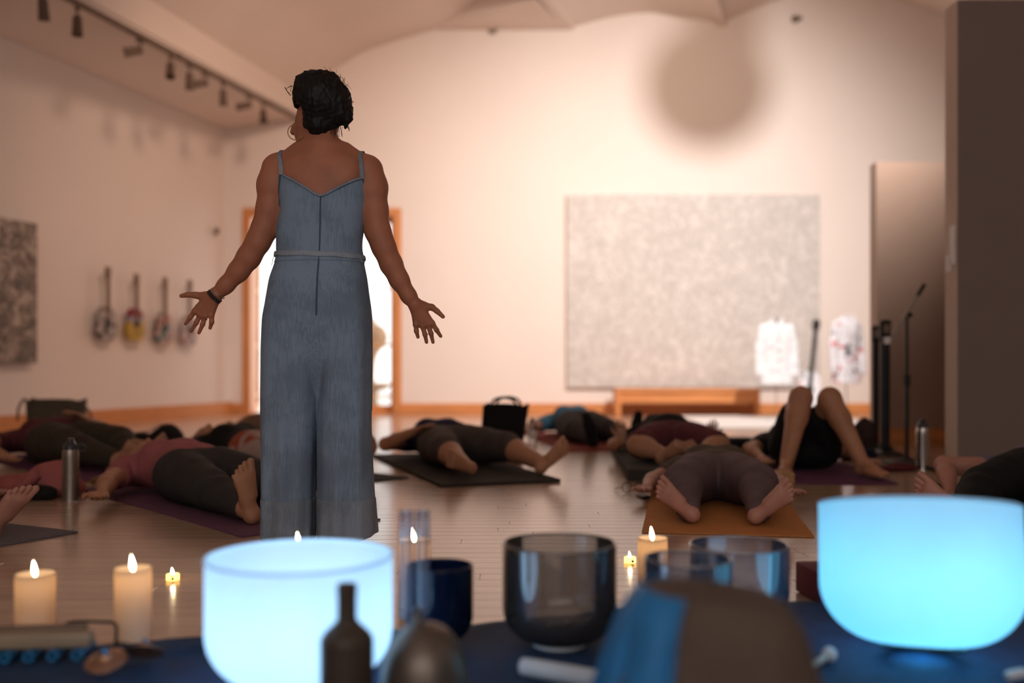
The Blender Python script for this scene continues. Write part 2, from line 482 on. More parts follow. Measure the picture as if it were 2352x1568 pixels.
for a, b, c, d in ((wl(Y0), -3.2, -.12, 5.6), (2.2, XR, -.12, 5.6), (-3.2, 2.2, -.12, 1.15), (-3.2, 2.2, 3.45, 5.6)): box(bm, (a, Y0 - .2, c), (b, Y0, d))
struct(bmobj('wall_front', bm, M_WALL), 'white wall with added window opening behind the bowls')
wn = thing('window_added', 'added wide wooden window for fill light behind the bowls', None, (-.5, Y0 - .1, 1.15)); wn['kind'] = 'structure'  # unseen window, added to let the fill light in
bm = bmesh.new()
for a, b, c, d in ((-2.7, 2.7, 0, .07), (-2.7, 2.7, 2.23, 2.3), (-2.7, -2.63, .07, 2.23), (2.63, 2.7, .07, 2.23), (-.93, -.87, .07, 2.23), (.87, .93, .07, 2.23)): box(bm, (a, -.05, c), (b, .05, d))
bmobj('window_added_frame', bm, M_ORANGE_Z, wn)

# ceiling: low aisle, beam, and three shallow barrel vaults that run towards the camera
SK = 0.30                                   # how far the vaults slant sideways per metre
def sk(x, Y): return x - SK * (YB - Y)
def strip(bm, prof, y0, y1, thick=0.12, s=SK):
    """sheet with profile (x, z) at the back wall, swept towards the camera"""
    A = [bm.verts.new((x - s * (YB - y0), y0, z)) for x, z in prof]; B = [bm.verts.new((x - s * (YB - y1), y1, z)) for x, z in prof]
    C = [bm.verts.new((v.co.x, v.co.y, v.co.z + thick)) for v in A]; D = [bm.verts.new((v.co.x, v.co.y, v.co.z + thick)) for v in B]
    for i in range(len(prof) - 1):
        bm.faces.new((A[i], A[i + 1], B[i + 1], B[i])); bm.faces.new((C[i], D[i], D[i + 1], C[i + 1]))
    for e in (0, -1):
        bm.faces.new((A[e], B[e], D[e], C[e]))
    bm.faces.new(A + C[::-1]); bm.faces.new(B + D[::-1])
def arc(x0, z0, x1, z1, rise, n=24):
    return [(x0 + (x1 - x0) * i / n, z0 + (z1 - z0) * i / n + rise * math.sin(math.pi * i / n)) for i in range(n + 1)]
bm = bmesh.new()
# aisle (meets the left wall, a little higher towards the camera)
A = [(wl(YB) - .05, YB, 3.54), (-2.6, YB, 3.70), (-2.6 - 0.255 * 15.4, Y0, 3.78), (wl(Y0) - .05, Y0, 4.05)]
a = [bm.verts.new(p) for p in A]; b = [bm.verts.new((p[0], p[1], p[2] + .15)) for p in A]
bm.faces.new(a); bm.faces.new(b[::-1])
for i in range(4): bm.faces.new((a[i], a[(i + 1) % 4], b[(i + 1) % 4], b[i]))
strip(bm, smoothprof([(-2.62, 3.98), (-2.1, 4.36), (-1.71, 4.56), (-0.9, 4.80), (0.0, 5.05), (0.72, 5.18)], 5), YB, Y0, s=0.28)
strip(bm, arc(0.72, 4.80, 2.60, 4.86, 0.16), YB, Y0)
strip(bm, arc(2.60, 4.86, 5.55, 4.86, 0.42), YB, Y0)
strip(bm, arc(5.50, 4.86, 11.0, 4.86, 0.25), YB, Y0)
struct(bmobj('ceiling', bm, M_CEIL, None, 50), 'pale vaulted ceiling of shallow barrel bays')
def beam(name, x0, x1, z0, z1, s, label):
    bm = bmesh.new()
    strip(bm, [(x0, z0), (x1, z0)], YB, Y0, z1 - z0, s)
    return struct(bmobj(name, bm, M_CEIL), label)
beam('trim_1', -3.02, -2.62, 3.66, 4.25, 0.255, 'boxed ceiling beam above the lighting track')
beam('trim_2', 0.66, 0.78, 4.78, 5.3, 0.33, 'slim ceiling beam between two barrel vaults')
beam('trim_3', 2.56, 2.68, 4.82, 5.2, 0.33, 'slim ceiling beam above the round shadow')
bm = bmesh.new(); prism(bm, [(-0.95, YB), (0.68, YB), (0.27, 11.35)], 4.775, 5.25, 'z')
struct(bmobj('trim_4', bm, M_CEIL), 'three-cornered soffit under the vault at the back wall')

# baseboards
bh = 0.13
bm = bmesh.new(); box(bm, (-3.5, YB - .02, -.001), (DX0, YB, bh), .004, 1); box(bm, (DX1, YB - .02, -.001), (XR, YB, bh), .004, 1)
struct(bmobj('baseboard_back', bm, M_ORANGE), 'orange wooden baseboard along the back wall')
bm = bmesh.new(); prism(bm, [(wl(YB), YB - .02), (wl(Y0), Y0), (wl(Y0) + .022, Y0), (wl(YB) + .022, YB - .02)], -.001, bh + .02, 'z')
struct(bmobj('baseboard_left', bm, M_ORANGE), 'orange wooden baseboard along the guitar wall')

# partitions at the right
def partition(name, x0, x1, y0, y1, h, mf, me_, label):
    bm = bmesh.new(); box(bm, (x0, y0, -.001), (x1, y1, h))
    me = bpy.data.meshes.new(name); bmesh.ops.recalc_face_normals(bm, faces=bm.faces); bm.to_mesh(me); bm.free()
    o = link(name, me); me.materials.append(mf); me.materials.append(me_)
    for p in me.polygons:
        if abs(p.normal.x) > .5: p.material_index = 1
    return struct(o, label)
P1X = (2199 - CX) / FPX * 6.0
p1 = partition('wall_partition', P1X, 6.5, 6.0, 6.17, 2.82, M_PART_DARK, M_PART_END, 'tall dark taupe partition with light switches on its end')
P2X = (2013 - CX) / FPX * 7.7
p2 = partition('wall_partition_short', P2X, 6.0, 7.7, 7.84, CAMH + (HY - 372) / FPX * 7.7, plain('brown_paint', (0.40, 0.27, 0.20), 0.85, var=0.03, scale=3, bump=0.08, bscale=200), M_PART_END, 'low brown partition behind the stanchion posts')
struct(boxobj('baseboard_partition', (P2X + .003, 7.682, -.001), (6.0, 7.7, .13), M_ORANGE, None, .004, 1), 'orange baseboard of the low brown partition')

# ------------------------------------------------------------------ french doors and what lies outside
dr = thing('door_1', 'orange wooden french door frame with one leaf swung open to daylight', None, ((DX0 + DX1) / 2, YB, 0)); dr['kind'] = 'structure'
hw = (DX1 - DX0) / 2; fw = 0.10
for sx in (-1, 1):
    boxobj('jamb', (sx * hw - (fw if sx > 0 else 0), -.03, -.001), (sx * hw + (fw if sx < 0 else 0), T, DZ), M_ORANGE_Z, dr, .006, 1)
boxobj('header', (-hw + fw, -.03, DZ - fw), (hw - fw, T, DZ), M_ORANGE, dr, .006, 1)
boxobj('threshold', (-hw + fw, 0, -.01), (hw - fw, T, .012), M_ORANGE, dr)
M_MUNT = wood('pale_orange_wood', (0.78, 0.42, 0.2), 'z', 0.4)
M_PANE = glassy('window_glass', (0.97, 0.98, 0.98), 0.02, 0.02)
def leaf(x_hinge, w, sgn, rz):
    L = bpy.data.objects.new('door_leaf', None); COL.objects.link(L); L.parent = dr; L.location = (x_hinge, .16, .01); L.rotation_euler = (0, 0, rz)
    h = DZ - fw - .015
    bm = bmesh.new(); st = .055
    box(bm, (0 if sgn > 0 else -st, 0, 0), (st if sgn > 0 else 0, .045, h), .003, 1)
    box(bm, (sgn * w - (st if sgn > 0 else 0), 0, 0), (sgn * w + (0 if sgn > 0 else st), .045, h), .003, 1)
    lo, hi = min(0, sgn * w) + st, max(0, sgn * w) - st
    box(bm, (lo, 0, 0), (hi, .045, .09), .003, 1); box(bm, (lo, 0, h - .06), (hi, .045, h), .003, 1)
    bmobj('leaf_frame', bm, M_ORANGE_Z, L, 35)
    zs = [0.09, 0.20, 0.845, 1.57, 2.10, h - .06]
    for z in zs[1:-1]:
        boxobj('muntin', (lo, .008, z - .013), (hi, .037, z + .013), M_MUNT, L)
    boxobj('muntin', ((lo + hi) / 2 - .012, .009, .09), ((lo + hi) / 2 + .012, .036, h - .06), M_MUNT, L)
    for i in range(len(zs) - 1):
        for u0, u1 in ((lo, (lo + hi) / 2), ((lo + hi) / 2, hi)):
            boxobj('pane', (u0 + .012, .02, zs[i] + .013), (u1 - .012, .026, zs[i + 1] - .013), M_PANE, L)
    return L
lw = hw - fw
leaf(hw - fw, lw - .004, -1, 0)
leaf(-hw + fw, lw - .004, 1, math.radians(99))
M_TERR = plain('pale_paving', (0.75, 0.73, 0.70), 0.9, var=0.08, scale=3)
struct(boxobj('floor_terrace', (-9, YB + T, -.15), (6, YB + 12, -.03), M_TERR), 'pale sunlit paving outside the french doors')
M_STONE = plain('tan_stone', (0.50, 0.34, 0.22), 0.9, var=0.2, scale=12, bump=0.4, bscale=60)
ft = thing('stone_fountain', 'tan stone tiered fountain outside the french doors', 'fountain', (-1.92, 13.4, -.03))
latheobj('pedestal', smoothprof([(0.0, 0), (.20, 0), (.2, .06), (.12, .12), (.11, .25), (.15, .3)], 5), M_STONE, ft)
latheobj('basin', smoothprof([(.1, .28), (.22, .31), (.30, .36), (.31, .39), (.28, .385), (.1, .34), (0, .33)], 5), M_STONE, ft)
latheobj('column', smoothprof([(.09, .33), (.07, .5), (.09, .7), (.14, .82), (.22, .9), (.25, 1.02), (.2, 1.13), (.1, 1.2), (.05, 1.28), (0, 1.3)], 5), M_STONE, ft)

# ------------------------------------------------------------------ ceiling track with spotlights
def RAIL(Y, dz=0.0): return Vector((-2.62 - 0.253 * (YB - Y), Y, 3.77 - 0.13 + dz))
M_RAIL = plain('track_grey', (0.16, 0.11, 0.08), 0.5, 0.3, var=0.1)
rail = thing('lighting_track', 'long dark lighting track under the boxed ceiling beam', 'track', RAIL(9))
bm = bmesh.new()
a, b = RAIL(12.3) - RAIL(9), RAIL(5.0) - RAIL(9)
dirv = (b - a).normalized(); side = Vector((-dirv.y, dirv.x, 0)) * .022
vsx = [p + s_ + Vector((0, 0, z)) for p in (a, b) for s_ in (-side, side) for z in (-.012, .03)]
vv = [bm.verts.new(p) for p in vsx]
for f in ((0, 1, 3, 2), (4, 6, 7, 5), (0, 4, 5, 1), (2, 3, 7, 6), (0, 2, 6, 4), (1, 5, 7, 3)): bm.faces.new([vv[i] for i in f])
bmobj('channel', bm, M_RAIL, rail)
for Y in (6.2, 8.0, 9.8, 11.6):
    o = link('end_clip', bpy.data.objects['channel'].data.copy(), M_RAIL, rail); me = o.data
    bmx = bmesh.new(); box(bmx, (-.03, -.03, -.016), (.03, .03, .034), .004, 1); bmx.to_mesh(me); bmx.free(); o.name = 'joint_clip'; o.location = RAIL(Y) - RAIL(9)
def track_head(p, tilt, azim, label, size=1.0, group='track spotlights on the lighting track'):
    """spotlight hanging from p: stem, yoke, can pointing down and tilted"""
    h = thing('track_spotlight', label, 'spotlight', p, azim, group)
    boxobj('adapter', (-.02, -.045, -.03), (.02, .045, .0), M_RAIL, h, .004, 1)
    tubeobj('stem', [(0, 0, -.03), (0, 0, -.10 * size)], .008, M_RAIL, h)
    c = latheobj('can', [(0, .02), (.03, .018), (.038, .0), (.042, -.12), (.046, -.125), (.046, -.15), (.038, -.15), (.034, -.11), (0, -.10)], M_RAIL, h, 24, (0, 0, -.10 * size), (tilt, 0, 0))
    c.scale = (size,) * 3
    return h
for Y, tl, az, lab in ((7.95, .15, 0, 'upright track spotlight nearest the boxed beam start'), (8.35, -.1, .4, 'large hanging track spotlight with bent bracket'),
                       (9.2, 1.3, 1.9, 'track spotlight turned sideways beside a hanging pair'), (9.66, -.45, .3, 'slanted spotlight, first of a hanging pair'),
                       (9.98, .1, 0, 'straight spotlight, second of a hanging pair'), (10.28, 1.35, 1.9, 'sideways spotlight before the single hanging can'),
                       (10.6, .12, 0, 'single hanging spotlight halfway to the corner'), (11.15, 1.3, 1.9, 'sideways spotlight close to the back wall'), (11.45, -.5, .3, 'slanted spotlight, last on the track')):
    track_head(RAIL(Y, -.018), tl, az, lab)
# the spotlights that wash the back wall hang from the vault, above the picture
for i, (lc, tg, pw, an, bl, co, ra) in enumerate(SPOTS):
    hp = Vector(lc) + Vector((0, -.12, .22))
    h = track_head(hp, 1.1, 0, ('wall washing spotlight aimed at the big canvas', 'second wall washing spotlight above the white platform', 'spotlight aimed at the wall beside the doors')[i], 1.0, 'wall washing spotlights under the vault')
    tubeobj('hanger', [(0, 0, 0), (0, 0, 5.0 - hp.z)], .006, M_RAIL, h)
    spot('lamp', lc, tg, pw, an, bl, co, ra, h)
# the spotlight whose can throws the round soft shadow on the wall
sh = thing('ceiling_spotlight', 'round ceiling spotlight in front of the wall washer', 'spotlight', (2.63, 6.62, 4.325), 0)
latheobj('can', smoothprof([(0, .09), (.05, .085), (.072, .05), (.075, 0), (.072, -.06), (.05, -.085), (0, -.085)], 4), M_RAIL, sh, 32, None, (math.radians(90), 0, 0))
tubeobj('stem', [(0.02, 0, .05), (.03, 0, .9)], .045, M_RAIL, sh, 16)
# little fittings on the wall
for (x, y, lab) in ((1130, 70, 'small dark fitting on the wall beside the soffit'), (1826, 44, 'small dark fitting high on the wall beside the round shadow')):
    f = thing('wall_fitting', lab, 'fitting', at(x, y, YB), 0, 'small fittings high on the back wall')
    latheobj('plate', [(0, .0), (.05, .0), (.05, .012), (.02, .02), (0, .02)], M_BRONZE, f, 20, None, (math.radians(90), 0, 0))
    latheobj('knob', [(0, .0), (.02, .0), (.022, .05), (0, .06)], M_BRONZE, f, 16, (.05, -.01, 0), (math.radians(90), 0, 0))

# ------------------------------------------------------------------ people
def nrm(v):
    v = np.array(v, float); return v / max(np.linalg.norm(v), 1e-9)
def foot(F, A, tdir, sdir, s=1.0, k=0.012):
    """bare foot: A ankle, tdir heel-to-toe, sdir towards the big toe side"""
    A = np.array(A, float); t_ = nrm(tdir); sd = np.array(sdir, float); sd = nrm(sd - t_ * (sd @ t_)); n_ = np.cross(t_, sd)
    n_ = n_ if n_ @ np.array((-1, 0, -.3)) > 0 else -n_            # out of the sole
    heel = A + n_ * .030 * s - t_ * .020 * s
    ball = heel + t_ * .150 * s - n_ * .004 * s
    F.cone(A, .034 * s, heel, .033 * s, k)
    F.cone(heel, .032 * s, heel + t_ * .07 * s - sd * .008 * s - n_ * .004 * s, .027 * s, k)
    F.cone(heel + t_ * .06 * s - sd * .008 * s - n_ * .004 * s, .027 * s, ball, .024 * s, k)
    F.cone(A - n_ * .004 * s + t_ * .02 * s, .030 * s, ball - n_ * .012 * s, .020 * s, k)
    for u in (-.030, -.012, .008, .024):
        F.cone(heel + t_ * .08 * s + sd * u * .5 * s, .022 * s, ball + sd * u * s + t_ * (.004 + .3 * u) * s, .019 * s, k)
    toes = [(.031, .064, .0135), (.009, .062, .0102), (-.009, .055, .0096), (-.025, .046, .0092), (-.039, .034, .0088)]
    for u, L, r in toes:
        b0 = ball + sd * u * s + t_ * (.012 + .25 * min(u, 0)) * s; b1 = b0 + t_ * (L - .018) * s - n_ * .004 * s + sd * (u * .12) * s
        F.cone(b0, r * .95 * s, b1, r * s, .004)
def hand(F, W, hdir, palm, thumb, s=1.0, curl=0.35, k=0.008):
    """hand: W wrist, hdir wrist-to-finger, palm normal, thumb side"""
    W = np.array(W, float); t_ = nrm(hdir); n_ = np.array(palm, float); n_ = nrm(n_ - t_ * (n_ @ t_)); u_ = np.array(thumb, float); u_ = nrm(u_ - t_ * (u_ @ t_) - n_ * (u_ @ n_))
    F.cone(W, .022 * s, W + t_ * .03 * s, .022 * s, k)
    for u in (.026, .009, -.009, -.026):
        F.cone(W + t_ * .02 * s + u_ * u * .5 * s, .016 * s, W + t_ * (.088 - abs(u - .005) * .3) * s + u_ * u * s, .012 * s, k)
    for u, L in ((.027, .068), (.009, .078), (-.009, .072), (-.026, .055)):
        p = W + t_ * (.088 - abs(u - .005) * .3) * s + u_ * u * s; d = t_ + u_ * u * 4
        for j, f in enumerate((.42, .33, .25)):
            q = p + nrm(d) * L * f * s; F.cone(p, (.0088 - .0006 * j) * s, q, (.0083 - .0007 * j) * s, .003); p = q; d = d + n_ * curl
    p = W + t_ * .03 * s + u_ * .022 * s; q = p + (t_ * .028 + u_ * .022 + n_ * .008) * s; F.cone(p, .014 * s, q, .0115 * s, k)
    r = q + (t_ * .026 + u_ * .014) * s; F.cone(q, .0105 * s, r, .0095 * s, .004); F.cone(r, .0095 * s, r + (t_ * .022 + u_ * .006) * s, .0082 * s, .004)

SKIN = [skin('skin_tan', (0.42, 0.20, 0.115)), skin('skin_warm', (0.46, 0.215, 0.12)), skin('skin_pink', (0.47, 0.22, 0.16)), skin('skin_deep', (0.34, 0.15, 0.085))]

def lying(label, origin, hd, top, pants, hair, skin_i=0, s=1.0, w=1.0, h=0.011, hf=0.006, sleeve=0.45, leg=1.0, joints=None, arms=None, feet=None, belly=0.0, hair_len=0.0, z0=0.012, shoes=None, thigh=1.0):
    """a person lying on the back; origin below the heels, hd = heading from feet to head"""
    J = {'hip': (.86, .095, .108), 'knee': (.46, .14, .092), 'ankle': (.075, .16, .052)}
    j2 = {1: dict(J), -1: dict(J)}
    for sd, ov in (joints or {}).items(): j2[sd].update(ov)
    AR = {'elbow': (1.10, .36, .065), 'wrist': (.88, .42, .05), 'palm': (0, 0, 1), 'hdir': None}
    a2 = {1: dict(AR), -1: dict(AR)}
    for sd, ov in (arms or {}).items(): a2[sd].update(ov)
    f2 = {1: (-.22, .45, .86), -1: (-.22, .45, .86)}
    for sd, ov in (feet or {}).items(): f2[sd] = ov
    P = lambda q, sd=1: np.array((q[0] * s, q[1] * s * sd, q[2] * s + z0))
    root = thing('person', label, 'person', origin, math.atan2(hd[1], hd[0]), None)
    reach = [P(d[n], sd) for sd in (1, -1) for d, names in ((j2[sd], ('knee', 'ankle')), (a2[sd], ('elbow', 'wrist'))) for n in names]
    ylo = min(min(q[1] for q in reach) - .30 * s, -.35 * s); yhi = max(max(q[1] for q in reach) + .30 * s, .35 * s)
    zhi = max(.36 * s, max(q[2] for q in reach) + .22 * s)
    bb = ((-.22 * s, ylo, z0 - .05), (1.80 * s, yhi, zhi))
    def torso(F, infl, lower=True, upper=True):
        k = .05
        if lower:
            F.ell(P((.90, 0, .112)), np.array((.14, .168 * w, .108)) * s, k, infl)
        F.ell(P((1.05, 0, .118 + belly * .3)), np.array((.17, .138 * w, .10 + belly)) * s, k, infl)
        if upper:
            F.ell(P((1.22, 0, .122)), np.array((.18, .150 * w, .112)) * s, k, infl)
            F.cone(P((1.335, -.125 * w, .105)), .062 * s, P((1.335, .125 * w, .105)), .062 * s, k, infl)
            for sd in (1, -1): F.ell(P((1.215, .07 * w, .19), sd), np.array((.062, .06, .05)) * s, .04, infl)
    def legs(F, infl, frac, both=True):
        for sd in (1, -1):
            H, K, A = [P(j2[sd][n], sd) for n in ('hip', 'knee', 'ankle')]
            Kt = K if infl < .004 else H + (K - H) * thigh
            F.cone(H, .098 * s * w, Kt, (.060 if Kt is K else .098 - .038 * thigh + .012) * s * w, .03, infl)
            F.cone(H + np.array((.04, 0, 0)), .095 * s * w, H * .55 + K * .45, .083 * s * w, .03, infl)
            if frac > 0:
                E = K + (A - K) * frac; ms = .30
                C = K + (A - K) * min(ms, frac)
                F.cone(K, .056 * s * w, C, .056 * s * w, .03, infl)
                if frac > ms: F.cone(C, .056 * s * w, E, (.056 + (.036 - .056) * (frac - ms) / (1 - ms)) * s * w, .03, infl)
    def arm(F, infl, frac):
        for sd in (1, -1):
            Sh = P((1.335, .165 * w, .10), sd); E, W = P(a2[sd]['elbow'], sd), P(a2[sd]['wrist'], sd)
            if frac < 1:
                F.cone(Sh, .058 * s, Sh + (E - Sh) * frac, (.058 - .016 * frac) * s, .03, infl)
            else:
                F.cone(Sh, .058 * s, E, .042 * s, .03, infl)
                M = E + (W - E) * .35
                if infl < .004 or frac > 1.2:
                    F.cone(E, .042 * s, M, .040 * s, .02, infl); F.cone(M, .040 * s, W, .026 * s, .02, infl)
    # body
    F = Field(*bb, h); torso(F, 0.0); legs(F, 0.0, 1.0); arm(F, 0.0, 1.0)
    F.cone(P((1.37, 0, .105)), .058 * s, P((1.47, 0, .10)), .052 * s, .03)
    F.ell(P((1.555, 0, .118)), np.array((.108, .076, .098)) * s, .02)                       # skull
    F.ell(P((1.505, 0, .150)), np.array((.072, .058, .062)) * s, .03)                       # face
    F.cone(P((1.55, 0, .215)), .010 * s, P((1.52, 0, .228)), .014 * s, .012)                # nose
    F.ell(P((1.493, 0, .207)), np.array((.011, .024, .010)) * s, .008)                      # mouth
    F.ell(P((1.455, 0, .193)), np.array((.020, .024, .020)) * s, .02)                       # chin
    for sd in (1, -1):
        F.ell(P((1.553, .030, .206), sd), np.array((.012, .018, .010)) * s, .008)           # closed eyes
        F.ell(P((1.53, .078, .115), sd), np.array((.030, .010, .018)) * s, .008)            # ears
    gnd = lambda X, Y, Z: (z0 - .004) - Z + 0 * X + 0 * Y
    F.clip(gnd); parts = [F.mesh()]
    for sd in (1, -1):
        A = P(j2[sd]['ankle'], sd); K = P(j2[sd]['knee'], sd)
        if shoes is None:
            G = Field(A - .30 * s, A + .30 * s, hf)
            G.cone(A + nrm(K - A) * .10 * s, .039 * s * w, A, .035 * s, .01)
            td = np.array(f2[sd]) * np.array((1, sd, 1)); sdv = np.cross(td, (1, 0, 0)) * (-sd)
            if abs(td[0]) > .75: sdv = np.array((0, -sd, 0))
            foot(G, A, td, sdv, s); G.clip(gnd)
            parts.append(G.mesh())
        E, W = P(a2[sd]['elbow'], sd), P(a2[sd]['wrist'], sd)
        G = Field(W - .24 * s, W + .24 * s, hf * .8)
        hdv = a2[sd]['hdir'];  hdv = (W - E) if hdv is None else np.array(hdv) * np.array((1, sd, 1))
        pn = np.array(a2[sd]['palm'], float)
        hand(G, W, hdv, pn, np.cross(nrm(hdv), pn) * (1 if sd > 0 else -1), s)
        G.cone(W + nrm(E - W) * .05 * s, .028 * s, W, .025 * s, .01); G.clip(gnd)
        parts.append(G.mesh())
    body = link('body', npmesh('body', parts), SKIN[skin_i], root)
    # clothes
    F = Field(*bb, h); torso(F, .010, lower=False); arm(F, .012, sleeve)
    F.ell(P((.96, 0, .114)), np.array((.10, .160 * w, .108 + belly * .6)) * s, .05, .012)
    F.clip(lambda X, Y, Z: np.maximum(X - 1.395 * s + 0 * Y + 0 * Z, (z0 - .004) - Z))
    V, Q = F.mesh(); V[:, 2] += vnoise(V, 30, 3) * .004; V[:, 0] += vnoise(V, 25, 4) * .004; V[:, 2] = np.maximum(V[:, 2], z0 - .004)
    link('shirt', npmesh('shirt', [(V, Q)]), top, root)
    F = Field(*bb, h); F.ell(P((.90, 0, .112)), np.array((.14, .168 * w, .108)) * s, .04, .008); legs(F, .008, leg)
    F.clip(lambda X, Y, Z: np.maximum(X - 1.02 * s + 0 * Y + 0 * Z, (z0 - .004) - Z))
    V, Q = F.mesh(); V[:, 2] += vnoise(V, 28, 5) * .003; V[:, 2] = np.maximum(V[:, 2], z0 - .004)
    link('trousers', npmesh('trousers', [(V, Q)]), pants, root)
    if shoes is not None:
        for sd in (1, -1):
            A = P(j2[sd]['ankle'], sd); td = nrm(np.array(f2[sd]) * np.array((1, sd, 1)))
            G = Field(A - .3 * s, A + .3 * s, .008); hl = A + np.array((-.03, 0, -.0)) - td * .02
            G.cone(A, .042, hl, .042, .02); G.cone(hl, .042, hl + td * .13 + np.array((-.005, 0, 0)), .042, .02); G.cone(hl + td * .13, .042, hl + td * .20, .034, .02); G.clip(gnd)
            link('shoe', npmesh('shoe', [G.mesh()]), shoes, root)
    F = Field(*bb, h * .8)
    F.ell(P((1.585, 0, .098)), np.array((.095, .088, .100)) * s, .02)
    F.ell(P((1.50, 0, .065)), np.array((.09, .075, .055)) * s, .03)
    if hair_len:
        for yv in (-.07, -.02, .04, .09):
            F.cone(P((1.60, yv, .05)), .035 * s, P((1.64 + hair_len * .3, yv * 2.2, .015)), .02 * s, .02)
    F.clip(lambda X, Y, Z: np.maximum(((Z - z0) / s - .150) * .7 - ((X / s) - 1.60) * .55 + 0 * Y, (z0 - .004) - Z))
    V, Q = F.mesh(); V += vnoise(V, 90, 6)[:, None] * .003; V[:, 2] = np.maximum(V[:, 2], z0 - .004)
    link('hair', npmesh('hair', [(V, Q)]), hair, root)
    return root

HAIR_BLACK = fabric('hair_black', (0.012, 0.009, 0.008), 0.3, bump=0.5, streak=(90, 90, 90), rough=0.45)
HAIR_BROWN = fabric('hair_brown', (0.07, 0.03, 0.015), 0.3, bump=0.5, streak=(90, 90, 90), rough=0.5)
HAIR_BLOND = fabric('hair_blond', (0.30, 0.18, 0.08), 0.3, bump=0.5, streak=(90, 90, 90), rough=0.5)
HAIR_GREY = fabric('hair_grey', (0.25, 0.2, 0.16), 0.3, bump=0.5, streak=(90, 90, 90), rough=0.5)

# mats
def mat_thing(label, corner, ax, w_, l_, m, th=.006, group=None, curl=0.0, name='yoga_mat'):
    """mat: corner point (left foot end seen from the feet), ax = lengthwise heading"""
    o = thing(name, label, 'mat', (corner[0], corner[1], 0.0), math.atan2(ax[1], ax[0]), group)
    bm = bmesh.new(); nx, ny = 40, 12; th0 = .001
    g = [[None] * (ny + 1) for _ in range(nx + 1)]; g2 = [[None] * (ny + 1) for _ in range(nx + 1)]
    for i in range(nx + 1):
        for j in range(ny + 1):
            x = l_ * i / nx; y = -w_ * j / ny
            z = th0 + curl * max(0, 1 - x / .10) ** 2 * .02 * (.6 + .4 * math.sin(j * 1.1))
            g[i][j] = bm.verts.new((x, y, z + th)); g2[i][j] = bm.verts.new((x, y, z))
    for i in range(nx):
        for j in range(ny):
            bm.faces.new((g[i][j], g[i + 1][j], g[i + 1][j + 1], g[i][j + 1])); bm.faces.new((g2[i][j], g2[i][j + 1], g2[i + 1][j + 1], g2[i + 1][j]))
    for i in range(nx):
        for j in (0, ny): bm.faces.new((g[i][j], g2[i][j], g2[i + 1][j], g[i + 1][j]))
    for j in range(ny):
        for i in (0, nx): bm.faces.new((g[i][j], g[i][j + 1], g2[i][j + 1], g2[i][j]))
    bmobj('pad', bm, m, o, 40)
    return o
M_MAT_PURPLE = fabric('mat_purple', (0.16, 0.07, 0.11), 0.12, 300)
M_MAT_PLUM = fabric('mat_plum', (0.13, 0.05, 0.10), 0.12, 300)
M_MAT_BLACK = fabric('mat_black', (0.045, 0.038, 0.032), 0.15, 300)
M_MAT_ORANGE = fabric('mat_orange', (0.50, 0.20, 0.06), 0.1, 300)
M_MAT_RED = fabric('mat_red', (0.25, 0.045, 0.035), 0.1, 300)
M_MAT_GREY = fabric('mat_grey', (0.14, 0.12, 0.13), 0.1, 300)
def mat_under(label, origin, hd, m, w_=.61, l_=1.75, off=.12, side=0.0, **kw):
    hd = nrm(hd); left = np.array((-hd[1], hd[0]))
    c = np.array(origin[:2]) - hd * off + left * (w_ / 2 + side)
    return mat_thing(label, c, hd, w_, l_, m, **kw)

C_MAUVE = fabric('leggings_mauve', (0.13, 0.085, 0.088), 0.15, 500)
C_OLIVE = fabric('shirt_olive', (0.10, 0.075, 0.055), 0.2, 500)
C_PINK = fabric('shirt_dusty_pink', (0.36, 0.115, 0.115), 0.15, 500)
C_CHAR = fabric('leggings_charcoal', (0.042, 0.036, 0.034), 0.2, 500)
C_BLACK = fabric('cloth_black', (0.012, 0.011, 0.011), 0.2, 500)
C_MAROON = fabric('shirt_maroon', (0.11, 0.03, 0.035), 0.2, 500)
C_NAVY = fabric('shirt_navy', (0.016, 0.02, 0.055), 0.2, 500)
C_GREYBR = fabric('shorts_greybrown', (0.075, 0.058, 0.05), 0.25, 500)
C_DKOLIVE = fabric('leggings_dark_olive', (0.05, 0.038, 0.025), 0.2, 500)
C_BLUE = fabric('shirt_blue', (0.06, 0.16, 0.24), 0.15, 500)
C_SLATE = fabric('shirt_slate', (0.16, 0.14, 0.20), 0.15, 500)
tt = NT('trousers_red_white'); vv_ = tt.coord(); ff = tt.noise(vv_, 7, 2, 0.4, 0.6)
tt.lk(tt.ramp(ff, [(0.44, (0.42, 0.30, 0.26)), (0.50, (0.36, 0.07, 0.03)), (0.58, (0.36, 0.07, 0.03)), (0.63, (0.42, 0.30, 0.26))]), tt.b.inputs['Base Color']); tt.set(Roughness=.9)
C_TIEDYE = tt.m

# 1 person on the orange mat
mat_under('orange yoga mat on the floor behind the clear bowls', (.81, 3.78), (.17, 1.0), M_MAT_ORANGE, .62, 1.72, .12)
lying('person in mauve leggings lying on the orange mat, soles forward', (.81, 3.80, 0), (.17, 1.0), C_OLIVE, C_MAUVE, HAIR_BROWN, 2, s=.88, w=1.24, h=.009, hf=.0042,
      joints={1: {'knee': (.47, .175, .13), 'ankle': (.08, .155, .055)}, -1: {'knee': (.47, .175, .13), 'ankle': (.08, .155, .055)}},
      feet={1: (-.22, .72, .66), -1: (-.22, .72, .66)}, arms={1: {'elbow': (1.12, .34, .06), 'wrist': (.88, .36, .05)}, -1: {'elbow': (1.12, .34, .06), 'wrist': (.88, .36, .05)}}, leg=.97)
